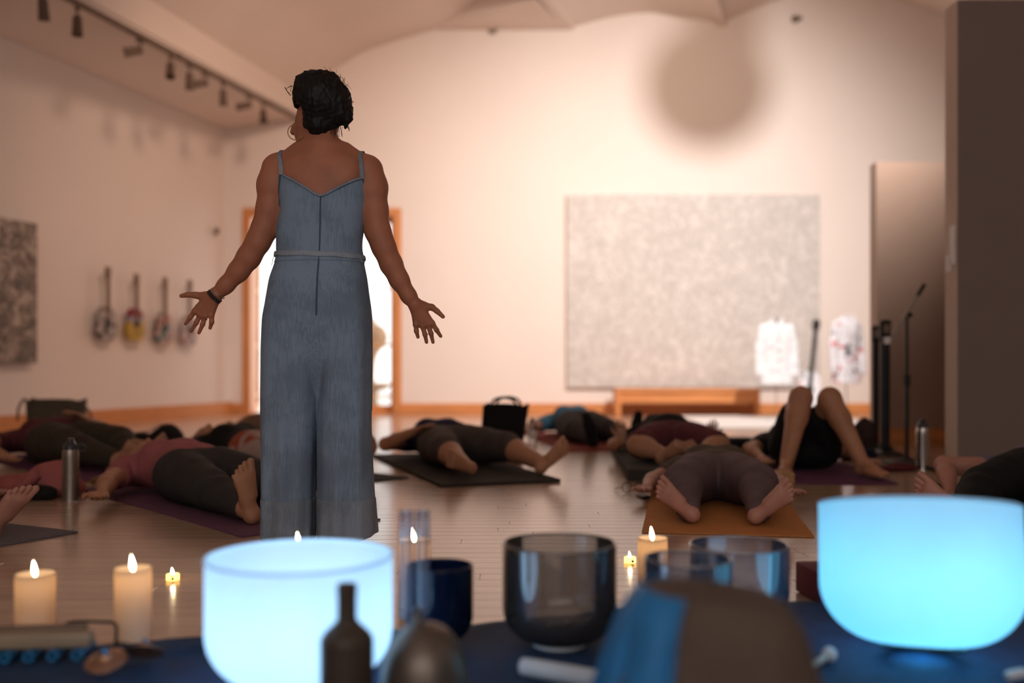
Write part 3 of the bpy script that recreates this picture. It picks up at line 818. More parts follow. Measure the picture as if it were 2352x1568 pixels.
# 2 person in the pink shirt
P2o, P2d = (-.86, 3.93), (-.655, .757)
mat_under('purple yoga mat under the person in the pink shirt', P2o, P2d, M_MAT_PURPLE, .60, 1.8, .16)
lying('person in dusty pink shirt and charcoal leggings lying on purple mat', (*P2o, 0), P2d, C_PINK, C_CHAR, HAIR_BLOND, 1, s=1.0, w=1.1, h=.010, hf=.005,
      feet={1: (-.05, .2, .97), -1: (-.15, .5, .86)}, arms={1: {'elbow': (1.12, .34, .075), 'wrist': (.92, .43, .055)}}, leg=.86, belly=.015, sleeve=.42, hair_len=.3)
# 3 knees-up person
P9o, P9d = (1.68, 5.02), (.07, 1.0)
mat_thing('dark purple yoga mat under the person with raised knees', (1.45, 5.22), P9d, .56, 1.7, M_MAT_PLUM)
lying('person lying with bare knees raised, black shorts, on dark purple mat', (*P9o, 0), P9d, C_BLACK, C_BLACK, HAIR_BROWN, 1, s=1.0, w=1.05, h=.010, hf=.006,
      joints={1: {'knee': (.60, .09, .425), 'ankle': (.45, .20, .07), 'hip': (.90, .10, .115)}, -1: {'knee': (.60, .07, .42), 'ankle': (.45, .21, .07), 'hip': (.90, .10, .115)}},
      feet={1: (-.97, .25, -.12), -1: (-.93, .40, -.12)}, leg=0.0, thigh=.62, arms={1: {'elbow': (1.05, .30, .09), 'wrist': (.80, .27, .06)}, -1: {'elbow': (1.08, .34, .07), 'wrist': (.86, .33, .05)}})
# 4 person in navy top
P4o, P4d = (-.08, 5.32), (-.33, .94)
mat_under('black yoga mat under the person in the navy top', P4o, P4d, M_MAT_BLACK, .66, 1.75, .14, th=.016, side=.02)
lying('person in navy top and grey brown shorts lying on black mat', (*P4o, 0), P4d, C_NAVY, C_GREYBR, HAIR_BROWN, 1, s=1.0, w=1.12, h=.011, hf=.006, leg=.22, sleeve=.2, z0=.022,
      joints={1: {'knee': (.46, .16, .115), 'ankle': (.10, .15, .06)}, -1: {'knee': (.48, .22, .12), 'ankle': (.10, .30, .055)}}, feet={1: (-.5, .75, .35), -1: (-.4, .62, .70)},
      arms={1: {'elbow': (1.14, .36, .10), 'wrist': (.95, .22, .19), 'palm': (0, 0, -1)}, -1: {'elbow': (1.08, .32, .09), 'wrist': (.86, .26, .15), 'palm': (0, 0, -1)}}, belly=.02)
# 5 person at the far left, dark olive leggings
P1o, P1d = (-2.22, 5.62), (-.66, .75)
mat_under('purple yoga mat under the person in dark olive leggings', P1o, P1d, M_MAT_PLUM, .62, 1.8, .15)
lying('person in maroon top and dark olive leggings lying by grey tote', (*P1o, 0), P1d, C_MAROON, C_DKOLIVE, HAIR_BLACK, 0, s=1.03, w=1.28, h=.011, hf=.007, leg=.9, belly=.03, sleeve=.4,
      joints={1: {'knee': (.47, .12, .13), 'ankle': (.06, -.02, .06)}, -1: {'knee': (.47, .17, .13), 'ankle': (.08, .14, .06)}}, feet={1: (-.4, -.3, .5), -1: (-.3, .7, .6)}, arms={1: {'elbow': (1.10, .44, .12), 'wrist': (.86, .36, .06)}, -1: {'elbow': (1.08, .36, .14), 'wrist': (.98, .14, .25), 'palm': (0, 0, -1)}})
# 6 person with red and white trousers, half hidden by the standing woman
P3o, P3d = (-.86, 5.34), (-.72, .69)
mat_under('dark mat under the person in red and white trousers', P3o, P3d, M_MAT_BLACK, .60, 1.75, .12)
lying('person in red and white patterned trousers lying behind the standing woman', (*P3o, 0), P3d, C_BLACK, C_TIEDYE, HAIR_BLOND, 1, s=.98, w=1.1, h=.011, hf=.007, leg=.9, sleeve=.3, joints={1: {'ankle': (.08, .10, .055)}, -1: {'ankle': (.08, .09, .055)}},
      arms={1: {'elbow': (1.22, .40, .12), 'wrist': (1.02, .30, .06)}})
# 7 far person in the blue shirt
P6o, P6d = (.70, 7.30), (-.16, .99)
mat_under('red yoga mat near the wooden bench', P6o, P6d, M_MAT_RED, .68, 1.8, .12, th=.012)
lying('person in blue shirt and dark trousers lying on red mat', (*P6o, 0), P6d, C_BLUE, C_CHAR, HAIR_BROWN, 2, s=1.0, w=1.05, h=.012, hf=.008, leg=.95, z0=.018, shoes=C_BLACK,
      joints={-1: {'ankle': (.08, .22, .055)}, 1: {'ankle': (.08, .10, .055)}}, feet={1: (-.2, .3, .9), -1: (-.2, .1, .97)}, arms={1: {'elbow': (1.1, .38, .07), 'wrist': (.86, .45, .06)}})
# 8 person in maroon on a thick black pad, knees fallen open
P7o, P7d = (.94, 5.36), (.05, 1.0)
mat_thing('thick black pad under the person in maroon shorts', (.62, 5.34), P7d, .68, 1.75, M_MAT_BLACK, th=.062, name='floor_pad')
lying('person in maroon shorts and black top lying on thick black pad, knees apart', (*P7o, 0), P7d, C_BLACK, C_MAROON, HAIR_BLACK, 0, s=.92, w=1.1, h=.011, hf=.006, leg=0.0, thigh=.9, sleeve=.5, z0=.070, belly=.03,
      joints={1: {'knee': (.42, .25, .10), 'ankle': (.24, .10, .05), 'hip': (.70, .10, .11)}, -1: {'knee': (.42, .25, .10), 'ankle': (.24, .10, .05), 'hip': (.70, .10, .11)}},
      feet={1: (-.55, -.55, .45), -1: (-.55, -.55, .45)}, arms={1: {'elbow': (1.24, .36, .03), 'wrist': (1.12, .30, .06), 'hdir': (0, .15, .95), 'palm': (1, 0, 0)}, -1: {'elbow': (1.24, .36, .03), 'wrist': (1.12, .30, .06), 'hdir': (0, .15, .95), 'palm': (1, 0, 0)}})
# 9 person at the right edge in black trousers
P10o, P10d = (1.78, 3.64), (.63, .777)
mat_under('black yoga mat at the foot of the tall partition', P10o, P10d, M_MAT_BLACK, .62, 1.8, -.05)
lying('person in black trousers and slate shirt lying beside the tall partition', (*P10o, 0), P10d, C_SLATE, C_BLACK, HAIR_BROWN, 2, s=1.02, w=1.25, h=.009, hf=.0045, leg=.88, belly=.05, sleeve=.45,
      joints={1: {'knee': (.47, .16, .10), 'ankle': (.08, .15, .055)}, -1: {'knee': (.47, .15, .10), 'ankle': (.10, .14, .055)}}, feet={1: (-.15, .80, .56), -1: (-.3, .85, .4)},
      arms={1: {'elbow': (1.02, .47, .13), 'wrist': (.80, .38, .035), 'palm': (0, 0, -1)}})
# 10 person whose foot alone shows at the left edge
P5o, P5d = (-1.80, 3.62), (-.86, .45)
mat_under('grey yoga mat running in from the left edge', P5o, P5d, M_MAT_GREY, .61, 1.75, .12, side=.14)
lying('person in dark leggings on grey mat, bare foot showing', (*P5o, 0), P5d, C_CHAR, C_CHAR, HAIR_BROWN, 2, s=1.0, h=.012, hf=.0045, leg=.85, feet={1: (-.60, -.28, .74), -1: (-.45, .30, .82)},
      joints={1: {'ankle': (.03, .08, .055)}, -1: {'ankle': (.98, .30, .055), 'knee': (.74, .28, .34)}})

# ------------------------------------------------------------------ the standing woman
WY = 3.48
def W(x, y, dy=0.0):
    p = at(x, y, WY); return np.array((p.x, p.y + dy, p.z))
PXM = WY / FPX
def rowsz(tab, cy=0.0):
    """(pixel row, left, right, half depth[, depth centre]) -> loft rows at the woman's distance"""
    out = []
    for r in tab:
        y, xl, xr, b = r[:4]; c = r[4] if len(r) > 4 else 0.0
        out.append((W(0, y)[2], W((xl + xr) / 2, y)[0], WY + cy + c, (xr - xl) / 2 * PXM, b))
    return out
wroot_loc = Vector((W(740, 1249)[0], WY, 0))
woman = thing('person', 'barefoot-calm woman standing in blue denim jumpsuit, arms held out, seen from behind', 'person', wroot_loc)
woman['label'] = 'woman standing in blue denim jumpsuit, arms held out, seen from behind'
OFF = np.array(wroot_loc)
def wlink(name, parts, m, parent=woman):
    return link(name, npmesh(name, [(v - OFF, f) for v, f in parts]), m, parent)
TORSO = [(338, 700, 782, .055), (352, 668, 812, .070), (368, 642, 838, .082), (400, 636, 848, .095), (440, 643, 846, .102), (480, 648, 842, .104), (530, 637, 833, .099),
         (560, 638, 829, .096), (592, 637, 833, .098), (640, 622, 842, .118), (700, 614, 846, .120), (740, 630, 830, .10)]
lo = W(400, 1250, -.30); hi = W(1030, 150, .32); lo[2] = -.02
F = Field(lo, hi, .0055)
F.loft([(z, cx, cy, a - .004, b - .004) for z, cx, cy, a, b in rowsz(TORSO)], .01, 2.3)
# shoulders, shoulder blades, neck
F.chain([(W(648, 378), .040), (W(690, 356), .036), (W(740, 345), .040), (W(790, 358), .036), (W(838, 383), .040)], .035)
for x in (694, 792): F.ell(W(x, 396, -.060), (.046, .020, .044), .03)
F.cone(W(742, 362, -.01), .062, W(738, 300, .0), .052, .03)
# head turned to her left
R = Matrix.Rotation(math.radians(28), 3, 'Z')
Rn = np.array(R)
F.ell(W(742, 245, .0), (.072, .092, .105), .02, R=Rn)
F.ell(W(708, 278, .035), (.052, .070, .072), .03, R=Rn)
F.ell(W(693, 305, .05), (.030, .04, .035), .03)
F.cone(W(662, 272, .11), .012, W(658, 284, .12), .014, .012)
F.ell(W(689, 268, -.006), (.010, .020, .033), .006, R=Rn); F.ell(W(692, 292, -.004), (.008, .012, .014), .006)
F.ell(W(792, 272, -.0), (.010, .018, .030), .006)
# arms
F.chain([(W(634, 388), .050), (W(624, 425), .047), (W(619, 480), .0425), (W(606, 525), .040), (W(592, 556), .0385), (W(570, 590, .008), .038), (W(545, 622, .015), .033), (W(515, 654, .02), .0255), (W(494, 674, .022), .0215)], .025)
F.chain([(W(848, 392), .049), (W(858, 430), .046), (W(862, 485), .042), (W(870, 535), .0395), (W(882, 568), .038), (W(898, 606, .008), .036), (W(916, 642, .015), .031), (W(937, 678, .02), .0245), (W(951, 698, .022), .0205)], .025)
# legs down to the ankles under the trousers
for xs in ((672, 668, 664), (795, 795, 792)):
    F.chain([(W(xs[0], 745), .06), (W(xs[1], 960), .05), (W(xs[2], 1200), .038)], .03)
    F.cone(W(xs[2], 1215), .036, W(xs[2], 1236, -.03), .032, .02); F.cone(W(xs[2], 1236, -.03), .03, W(xs[2], 1240, .15), .024, .02)
parts = [F.mesh()]
def fine_hand(side):
    if side < 0:
        WR, dy = (494, 673), .022
        fing = [((440, 714), (429, 727), (416, 742)), ((453, 721), (443, 740), (429, 759)), ((464, 724), (458, 743), (447, 763)), ((479, 722), (479, 738), (473, 752))]
        thumb = ((466, 680), (441, 676), (424, 675), (409, 678)); palmc = [(478, 688), (466, 700), (456, 708)]
    else:
        WR, dy = (951, 697), .022
        fing = [((991, 741), (1001, 757), (1010, 771)), ((981, 744), (988, 765), (992, 785)), ((968, 747), (974, 767), (977, 785)), ((953, 744), (954, 759), (957, 773))]
        thumb = ((968, 702), (990, 704), (1002, 713), (1016, 726)); palmc = [(958, 708), (966, 722), (971, 732)]
    G = Field(W(min(WR[0], *[f[2][0] for f in fing], thumb[3][0]) - 30, 800, -.06), W(max(WR[0], *[f[2][0] for f in fing], thumb[3][0]) + 30, 640, .10), .0026)
    a = W(*WR, dy); el = W(515, 654, .02) if side < 0 else W(937, 678, .02)
    G.cone(a + nrm(el - a) * .045, .0255, a, .0215, .01)
    for f in fing:
        b0 = W(*f[0], dy + .012)
        G.cone(a, .017, b0, .0105, .012)                               # metacarpals make the back of the hand
        m_ = W(*f[1], dy + .016); e_ = W(*f[2], dy + .026)
        G.cone(b0, .0093, m_, .0082, .004); G.cone(m_, .0081, e_, .0062, .003)
        G.ell(b0 - np.array((0, .004, 0)), (.0095,) * 3, .004); G.ell(m_ - np.array((0, .001, 0)), (.0088,) * 3, .003)
    tp = [W(*q, dy + .012) for q in thumb]
    G.cone(a, .018, tp[0], .0175, .012); G.cone(tp[0], .0165, tp[1], .0118, .010); G.cone(tp[1], .0112, tp[2], .0098, .004); G.cone(tp[2], .0098, tp[3], .0072, .003)
    for q in palmc: G.ell(W(*q, dy + .010), (.022, .012, .022), .012)
    return G.mesh()
parts += [fine_hand(-1), fine_hand(1)]
M_WSKIN = skin('skin_woman', (0.42, 0.155, 0.085))
wbody = wlink('body', parts, M_WSKIN)

# jumpsuit
def denim(name, col, st=(260, 260, 16)):
    t = NT(name); v = t.coord(); big = t.noise(v, 5, 4, 0.6); stv = t.noise(t.coord(st), 1.0, 3, 0.6); fine = t.noise(t.coord((900, 900, 900)), 1, 2)
    m1 = t.node('ShaderNodeMath', operation='MULTIPLY_ADD'); t.lk(stv, m1.inputs[0]); m1.inputs[1].default_value = .55; t.lk(big, m1.inputs[2])
    m2 = t.node('ShaderNodeMath', operation='MULTIPLY_ADD'); t.lk(fine, m2.inputs[0]); m2.inputs[1].default_value = .35; t.lk(m1.outputs[0], m2.inputs[2])
    t.lk(t.ramp(m2.outputs[0], [(0.62, mul(col, .70)), (0.95, col), (1.0, mul(col, 1.25))]), t.b.inputs['Base Color'])
    t.set(Roughness=.88); t.b.inputs['Specular IOR Level'].default_value = .2; t.bump(m2.outputs[0], .25, .003)
    return t.m
M_DENIM = denim('denim_blue', (0.185, 0.245, 0.325)); M_DENIM_HEM = denim('denim_hem', (0.215, 0.25, 0.30)); M_SEAM = fabric('denim_seam', (0.075, 0.095, 0.13), .15, 600); M_BELT = denim('denim_belt', (0.24, 0.27, 0.31))
def zline(X):      # back neckline height across the garment
    xs = [W(x, 0)[0] for x in (640, 656, 700, 735, 750, 765, 800, 838, 850)]; zs = [W(0, y)[2] for y in (405, 408, 432, 455, 461, 456, 436, 415, 410)]
    return np.interp(X, xs, zs)
F = Field(W(580, 780, -.22), W(900, 380, .22), .0042)
F.loft(rowsz(TORSO), .005, 2.3, .003)
F.clip(lambda X, Y, Z: np.maximum(Z - zline(X) + 0 * Y, W(0, 604)[2] - Z))
V, Q = F.mesh(); zf_, T_ = F.last
zz = V[:, 2]
fold = np.exp(-((zz - W(0, 572)[2]) / .03) ** 2)
V[:, 1] += (vnoise(V, 40, 11) * .006) * fold; V[:, 0] += vnoise(V, 45, 12) * .006 * fold
bod = wlink('jumpsuit_bodice', [(V, Q)], M_DENIM)
def surf(x, y, out=.004, rows=None, p=2.3):
    """point on the back of the bodice loft at pixel (x, y)"""
    z = W(0, y)[2]; X = W(x, y)[0]
    cx, cy, a, b = [float(np.interp(z, zf_, q)) for q in T_]; a += .003; b += .003
    u = min(abs((X - cx) / a), .995)
    return Vector((X, cy - b * (1 - u ** p) ** (1 / p) - out, z)) - Vector(OFF)
neck = [surf(x, y) for x, y in ((654, 407), (668, 415), (685, 424), (702, 434), (718, 444), (735, 455), (750, 461), (766, 455), (783, 445), (800, 435), (820, 424), (838, 415))]
tubeobj('neckline_binding', curve(neck, 5), .0042, M_DENIM_HEM, bod, 8)
for arm in (((654, 407), (650, 430), (646, 455), (648, 478)), ((838, 415), (842, 440), (843, 460), (841, 480))):
    tubeobj('armhole_binding', curve([surf(x, y, .001) for x, y in arm], 6), .0036, M_SEAM, bod, 8)
from mathutils.bvhtree import BVHTree
BV = BVHTree.FromPolygons([v.co.copy() for v in wbody.data.vertices], [tuple(p.vertices) for p in wbody.data.polygons])
for pts in (((657, 410), (656, 392), (652, 374), (649, 362)), ((838, 418), (837, 398), (835, 380), (832, 368))):
    ps = []
    for x, y in pts:
        hit = BV.ray_cast(Vector(W(x, y, -1.0)) - Vector(OFF), Vector((0, 1, 0)))[0]
        ps.append((hit if hit is not None else surf(x, y)) + Vector((0, -.005, 0)))
    ps[0] = surf(*pts[0], .005)
    xe = pts[-1][0]
    top_ = BV.ray_cast(Vector(W(xe, 300, 0)) - Vector(OFF), Vector((0, 0, -1)))[0]
    if top_ is not None: ps += [top_ + Vector((0, 0, .004)), top_ + Vector((0, .05, -.012))]
    bm = bmesh.new()
    cs = curve(ps, 6); L = []
    for p in cs: L.append([bm.verts.new(p + Vector(d)) for d in ((-.0065, -.0025, 0), (.0065, -.0025, 0), (.0065, .003, 0), (-.0065, .003, 0))])
    for a_, b_ in zip(L[:-1], L[1:]):
        for i in range(4): bm.faces.new((a_[i], a_[(i + 1) % 4], b_[(i + 1) % 4], b_[i]))
    bmobj('shoulder_strap', bm, M_DENIM_HEM, bod, 40)
tubeobj('centre_seam', [surf(750 - .03 * (y - 461), y, .001) for y in range(462, 604, 8)], .0026, M_SEAM, bod, 6)

# trousers: one hip block, two wide straight legs
HIPS = [(588, 635, 834, .098), (600, 634, 835, .10), (640, 620, 843, .118), (700, 610, 850, .130), (740, 607, 852, .126), (790, 606, 853, .112), (840, 607, 852, .090), (890, 609, 850, .062), (940, 612, 846, .03)]
LEGL = [(640, 640, 742, .09), (720, 608, 738, .115), (800, 604, 739, .118), (900, 603, 736, .115), (980, 603, 729, .113), (1060, 604, 725, .112), (1140, 604, 722, .113), (1237, 604, 720, .118)]
LEGR = [(640, 738, 835, .09), (720, 736, 852, .115), (800, 739, 853, .118), (900, 737, 853, .115), (980, 731, 852, .113), (1060, 732, 855, .112), (1140, 733, 859, .113), (1237, 733, 867, .118)]
def trous(infl, ylo, yhi, hips=True):
    F = Field(W(580, 1245, -.22), W(890, 570, .22), .0052)
    if hips: F.loft(rowsz(HIPS), .004, 2.3, infl)
    F.loft(rowsz(LEGL), .010, 2.5, infl); F.loft(rowsz(LEGR), .010, 2.5, infl)
    hem = lambda X: np.interp(X, [W(x, 0)[0] for x in (600, 640, 690, 722, 733, 780, 820, 868)], [W(0, y)[2] for y in (1228, 1237, 1240, 1238, 1238, 1240, 1236, 1222)])
    def cutf(X, Y, Z):
        c = np.maximum(hem(X) - Z + 0 * Y, Z - W(0, ylo)[2])
        return np.maximum(c, W(0, yhi)[2] - Z)
    F.clip(cutf); V, Q = F.mesh()
    # soft vertical folds that deepen towards the hem
    k = np.clip((W(0, 700)[2] - V[:, 2]) / .85, 0, 1); cxl = np.where(V[:, 0] < W(735, 0)[0], W(665, 0)[0], W(796, 0)[0])
    ang = np.arctan2(V[:, 1] - WY, V[:, 0] - cxl)
    dsp = (np.sin(ang * 7 + V[:, 2] * 2.0 + cxl * 9) * .0045 + np.sin(ang * 11 - V[:, 2] * 3 + 1.3) * .0028) * k
    V[:, 0] += np.cos(ang) * dsp * .5; V[:, 1] += np.sin(ang) * dsp * 1.8
    return V, Q
tro = wlink('jumpsuit_trousers', [trous(0, 588, 1150)], M_DENIM)
wlink('hem_band', [trous(.0022, 1141, 1260, False)], M_DENIM_HEM, tro)
tubeobj('back_seam', [Vector(W(745 - .016 * (y - 600), y, -(.0025 + float(np.interp(y, [r[0] for r in HIPS], [r[3] for r in HIPS]))))) - Vector(OFF) for y in range(600, 735, 8)], .0026, M_SEAM, tro, 6)
# belt
F = Field(W(600, 620, -.2), W(870, 560, .2), .0035)
F.loft(rowsz(TORSO), .003, 2.3, .009)
F.clip(lambda X, Y, Z: np.abs(Z - (W(0, 589)[2] - (X - W(735, 0)[0]) * .035) + 0 * Y) - .0095)
V, Q = F.mesh(); V[:, 2] += np.sin(V[:, 0] * 60) * .0012
belt = wlink('tie_belt', [(V, Q)], M_BELT)
tubeobj('belt_thread', [Vector(W(x, y, -.02)) - Vector(OFF) for x, y in ((634, 588), (630, 595), (629, 604), (626, 611))], .0011, M_BELT, belt, 5)
tubeobj('belt_end', [Vector(W(x, y, -.04)) - Vector(OFF) for x, y in ((828, 596), (834, 600), (836, 606))], .004, M_BELT, belt, 6)
# shoes
for x in (676, 764):
    G = Field(W(x, 1252, -.15) - np.array((.08, 0, .03)), W(x, 1215, .3) + np.array((.08, 0, .02)), .005)
    b = W(x, 1249, 0); b[2] = .02
    G.cone(b + (0, -.05, .008), .032, b + (0, .05, .012), .034, .02); G.cone(b + (0, .05, .012), .034, b + (0, .15, .006), .030, .02)
    G.clip(lambda X, Y, Z: (.001 - Z) + 0 * X + 0 * Y)
    wlink('shoe', [G.mesh()], C_BLACK)
# hair
F = Field(W(640, 345, -.2), W(840, 140, .2), .004)
F.ell(W(740, 234, -.012), (.095, .105, .103), .02, R=Rn)
F.ell(W(715, 205, .01), (.06, .08, .055), .03)
F.ell(W(776, 250, -.035), (.050, .06, .062), .025)
F.ell(W(794, 262, -.045), (.026, .040, .042), .015)
F.cone(W(803, 255, -.05), .017, W(806, 282, -.055), .012, .01); F.cone(W(806, 282, -.055), .012, W(799, 301, -.05), .006, .008)
F.ell(W(738, 290, -.035), (.052, .045, .036), .025); F.cone(W(735, 300, -.05), .030, W(733, 318, -.045), .012, .02)
F.clip(lambda X, Y, Z: .024 - np.sqrt(((X - W(688, 0)[0]) / 1.0) ** 2 + ((Z - W(0, 274)[2]) / 1.9) ** 2) + 0 * Y)
F.clip(lambda X, Y, Z: (W(674, 0)[0] - X) * .9 - (Z - W(0, 236)[2]) * .36 + 0 * Y)
V, Q = F.mesh(); c0 = W(740, 240)
d = V - c0; d /= np.linalg.norm(d, axis=1)[:, None]
V += d * (vnoise(V * np.array((1.6, 1, .5)), 130, 21) * .006 + vnoise(V * np.array((1.6, 1, .5)), 320, 22) * .004)[:, None]
M_WHAIR = fabric('hair_woman', (0.010, 0.008, 0.007), .3, bump=.5, streak=(60, 60, 220), rough=.5)
hair = wlink('hair', [(V, Q)], M_WHAIR)
bm = bmesh.new()
for i in range(150):
    a = random.uniform(0, 2 * math.pi); e = random.uniform(-.3, 1.2)
    base = W(742, 236, -.01) + np.array((.097 * math.cos(a) * math.cos(e * .8), .10 * math.sin(a) * math.cos(e * .8), .098 * math.sin(e)))
    if base[2] < W(0, 262)[2] and base[0] < W(760, 0)[0]: continue
    o_ = nrm(base - c0); tn = nrm(np.cross(o_, rng.normal(size=3))); L = random.uniform(.02, .05)
    p0 = base - o_ * .004 - OFF
    pts_ = [p0, p0 + tn * L * .5 + o_ * .006, p0 + tn * L + o_ * random.uniform(-.002, .012)]
    tube(bm, curve(pts_, 3), .0006, 3)
for x, y, x2, y2 in ((783, 292, 776, 312), (788, 296, 790, 318), (801, 290, 806, 306), (676, 205, 668, 216), (672, 225, 664, 214), (796, 230, 814, 246), (800, 245, 816, 268), (775, 300, 768, 318)):
    for k in range(3):
        j = [random.uniform(-3, 3) for _ in range(4)]
        tube(bm, curve([Vector(W(x + j[0], y + j[1], -.04)) - Vector(OFF), Vector(W((x + x2) / 2 + j[2] * 1.5, (y + y2) / 2 + j[3], -.05)) - Vector(OFF), Vector(W(x2 + j[2] * 2, y2 + j[3] * 2, -.045)) - Vector(OFF)], 4), .0009, 4)
bmobj('loose_strands', bm, M_WHAIR, hair, True)['kind'] = 'stuff'
# earrings, bracelets
M_GOLD = plain('earring_metal', (0.30, 0.16, 0.07), .3, .9)
for (x, y), rz, ry in (((681, 306), 0, .15), ((771, 320), 1.3, 0)):
    bm = bmesh.new(); torus(bm, .0265, .0017, 40, 8, Matrix.Translation(Vector(W(x, y, -.015)) - Vector(OFF)) @ Matrix.Rotation(rz, 4, 'Z') @ Matrix.Rotation(math.radians(90), 4, 'X') @ Matrix.Rotation(ry, 4, 'Y'))
    bmobj('hoop_earring', bm, M_GOLD, woman, True)
M_BEAD = plain('dark_beads', (0.035, 0.032, 0.028), .35, .2); M_SILV = plain('silver_band', (0.45, 0.40, 0.35), .3, .9)
ax_ = Vector(nrm(W(494, 674, .022) - W(515, 654, .02)))
qx = ax_.to_track_quat('Z', 'Y').to_matrix().to_4x4()
for i, (px, py) in enumerate(((490, 678), (486.5, 681.5), (496, 673))):
    br = bpy.data.objects.new('bracelet', None); COL.objects.link(br); br.parent = woman; br.location = Vector(W(px, py, .022)) - Vector(OFF)
    if i < 2:
        bm = bmesh.new()
        for j in range(22):
            a = 2 * math.pi * j / 22
            r_ = bmesh.ops.create_icosphere(bm, subdivisions=1, radius=.0042)
            for v in r_['verts']: v.co = qx @ (v.co + Vector((.0265 * math.cos(a), .0265 * math.sin(a), 0)))
        bmobj('beads', bm, M_BEAD, br, True)
    else:
        bm = bmesh.new(); torus(bm, .0285, .0016, 36, 8, qx @ Matrix.Rotation(.12, 4, 'X')); bmobj('band', bm, M_SILV, br, True)
bm = bmesh.new(); torus(bm, .0098, .0013, 20, 6, Matrix.Translation(Vector(W(462.5, 731, .036)) - Vector(OFF)) @ Vector(nrm(W(458, 743) - W(464, 724))).to_track_quat('Z', 'Y').to_matrix().to_4x4())
bmobj('ring', bm, M_GOLD, woman, True)

# ------------------------------------------------------------------ pictures, guitars and jackets
def scribble(name, paper, ink, sc, lo_, hi_, dens):
    t = NT(name); v = t.coord(); n1 = t.noise(v, sc, 6, 0.65, 1.6); n2 = t.noise(v, sc * .25, 3, 0.5)
    a = t.ramp(n1, [(lo_, (1, 1, 1)), ((lo_ + hi_) / 2, (0, 0, 0)), (hi_, (1, 1, 1))])
    b = t.ramp(n2, [(0.30, (1 - dens,) * 3), (0.62, (1, 1, 1))])
    mx = t.node('ShaderNodeMix', data_type='RGBA', blend_type='MULTIPLY'); mx.inputs[0].default_value = 1; t.lk(a, mx.inputs['A']); t.lk(b, mx.inputs['B'])
    m2 = t.node('ShaderNodeMix', data_type='RGBA'); t.lk(mx.outputs['Result'], m2.inputs[0]); m2.inputs['A'].default_value = (*ink, 1); m2.inputs['B'].default_value = (*paper, 1)
    t.lk(m2.outputs['Result'], t.b.inputs['Base Color']); t.set(Roughness=.9)
    return t.m
M_ART1 = scribble('scribbled_canvas', (0.74, 0.71, 0.68), (0.50, 0.475, 0.45), 10, .36, .56, .25)
a, b = at(1301, 890, YB), at(1878, 448, YB)
art = thing('large_canvas', 'large pale canvas covered in fine grey scribbles on back wall', 'painting', (a.x, YB - .02, a.z))
boxobj('canvas', (0, -.045, 0), (b.x - a.x, -.004, b.z - a.z), M_ART1, art, .006, 1)
boxobj('stretcher', (.02, -.004, .02), (b.x - a.x - .02, 0, b.z - a.z - .02), M_WHITE, art)
M_ART2 = scribble('scribbled_dark_canvas', (0.62, 0.52, 0.44), (0.10, 0.085, 0.08), 7, .36, .58, .55)
LW = math.atan2(1.0, .36)             # heading of the left wall, towards the back corner
LN = Vector((1, -.36, 0)).normalized()
def onleft(x, y, off=0.0):
    k = (x - CX) / FPX; Y = (-3.5 - .36 * YB) / (k - .36); p = at(x, y, Y); return p + LN * off
a = onleft(78, 835); ytop = onleft(78, 514).z
art2 = thing('dark_canvas', 'grey and black scribbled canvas on the guitar wall', 'painting', a, LW)
boxobj('canvas', (-1.25, -.045, 0), (0, -.004, ytop - a.z), M_ART2, art2, .006, 1)
boxobj('stretcher', (-1.23, -.004, .02), (-.02, 0, ytop - a.z - .02), M_WHITE, art2)
def wire_body(w, h, waist=.82, n=40):
    """guitar body outline, height h from z=0, widest w"""
    pts = []
    for i in range(n):
        a = 2 * math.pi * i / n; c, s_ = math.cos(a), math.sin(a)
        z = h / 2 - h / 2 * c; u = z / h
        ww = w / 2 * (1 - (1 - waist) * math.exp(-((u - .60) / .16) ** 2)) * (1 - .20 * u)
        pts.append((ww * s_ * (abs(s_) ** -.25 if abs(s_) > 1e-3 else 1), z))
    return pts
def guitar(parent, m_body, m_top, L=.78, w=.27, h=.36, m_neck=None):
    m_neck = m_neck or M_NECK
    bm = bmesh.new(); prism(bm, wire_body(w, h), -.055, 0); b = bmobj('body', bm, m_body, parent, 40)
    bm = bmesh.new(); prism(bm, [(x * .97, .006 + z * .965) for x, z in wire_body(w, h)], -.060, -.0552); bmobj('soundboard', bm, m_top, b, 40)
    boxobj('bridge', (-.045, -.068, h * .22), (.045, -.060, h * .25), M_BLACK, b, .002, 1)
    latheobj('pickguard', [(0, 0), (.045, 0), (.045, .003), (0, .003)], M_BLACK, b, 24, (0, -.060, h * .52), (math.radians(90), 0, 0))
    boxobj('neck', (-.022, -.070, h * .62), (.022, -.045, L - .12), m_neck, parent, .004, 1)
    hs = bmesh.new(); prism(hs, [(-.022, L - .125), (.022, L - .125), (.038, L - .09), (.034, L - .005), (-.034, L - .005), (-.038, L - .09)], -.062, -.045); hd_ = bmobj('headstock', hs, m_neck, parent, 40)
    for sx in (-1, 1):
        for k in range(3): boxobj('tuning_peg', (sx * .036 - .012 + (.0 if sx > 0 else 0), -.058, L - .095 + k * .03), (sx * .036 + .012, -.048, L - .082 + k * .03), M_STEEL, hd_, .002, 1)
    bm = bmesh.new()
    for k in range(4):
        x = -.012 + k * .008; tube(bm, [(x, -.072, h * .24), (x, -.073, L - .12)], .0007, 4)
    bmobj('strings', bm, M_STEEL, parent)['kind'] = 'stuff'
M_NECK = wood('neck_wood', (0.20, 0.10, 0.05), 'z', .4)
def blotch(name, cols, sc):
    t = NT(name); f = t.noise(t.coord(), sc, 2, .5, .3); n = len(cols)
    t.lk(t.ramp(f, [(.32 + .36 * i / n, c) for i, c in enumerate(cols)], 'CONSTANT'), t.b.inputs['Base Color']); t.set(Roughness=.5); return t.m
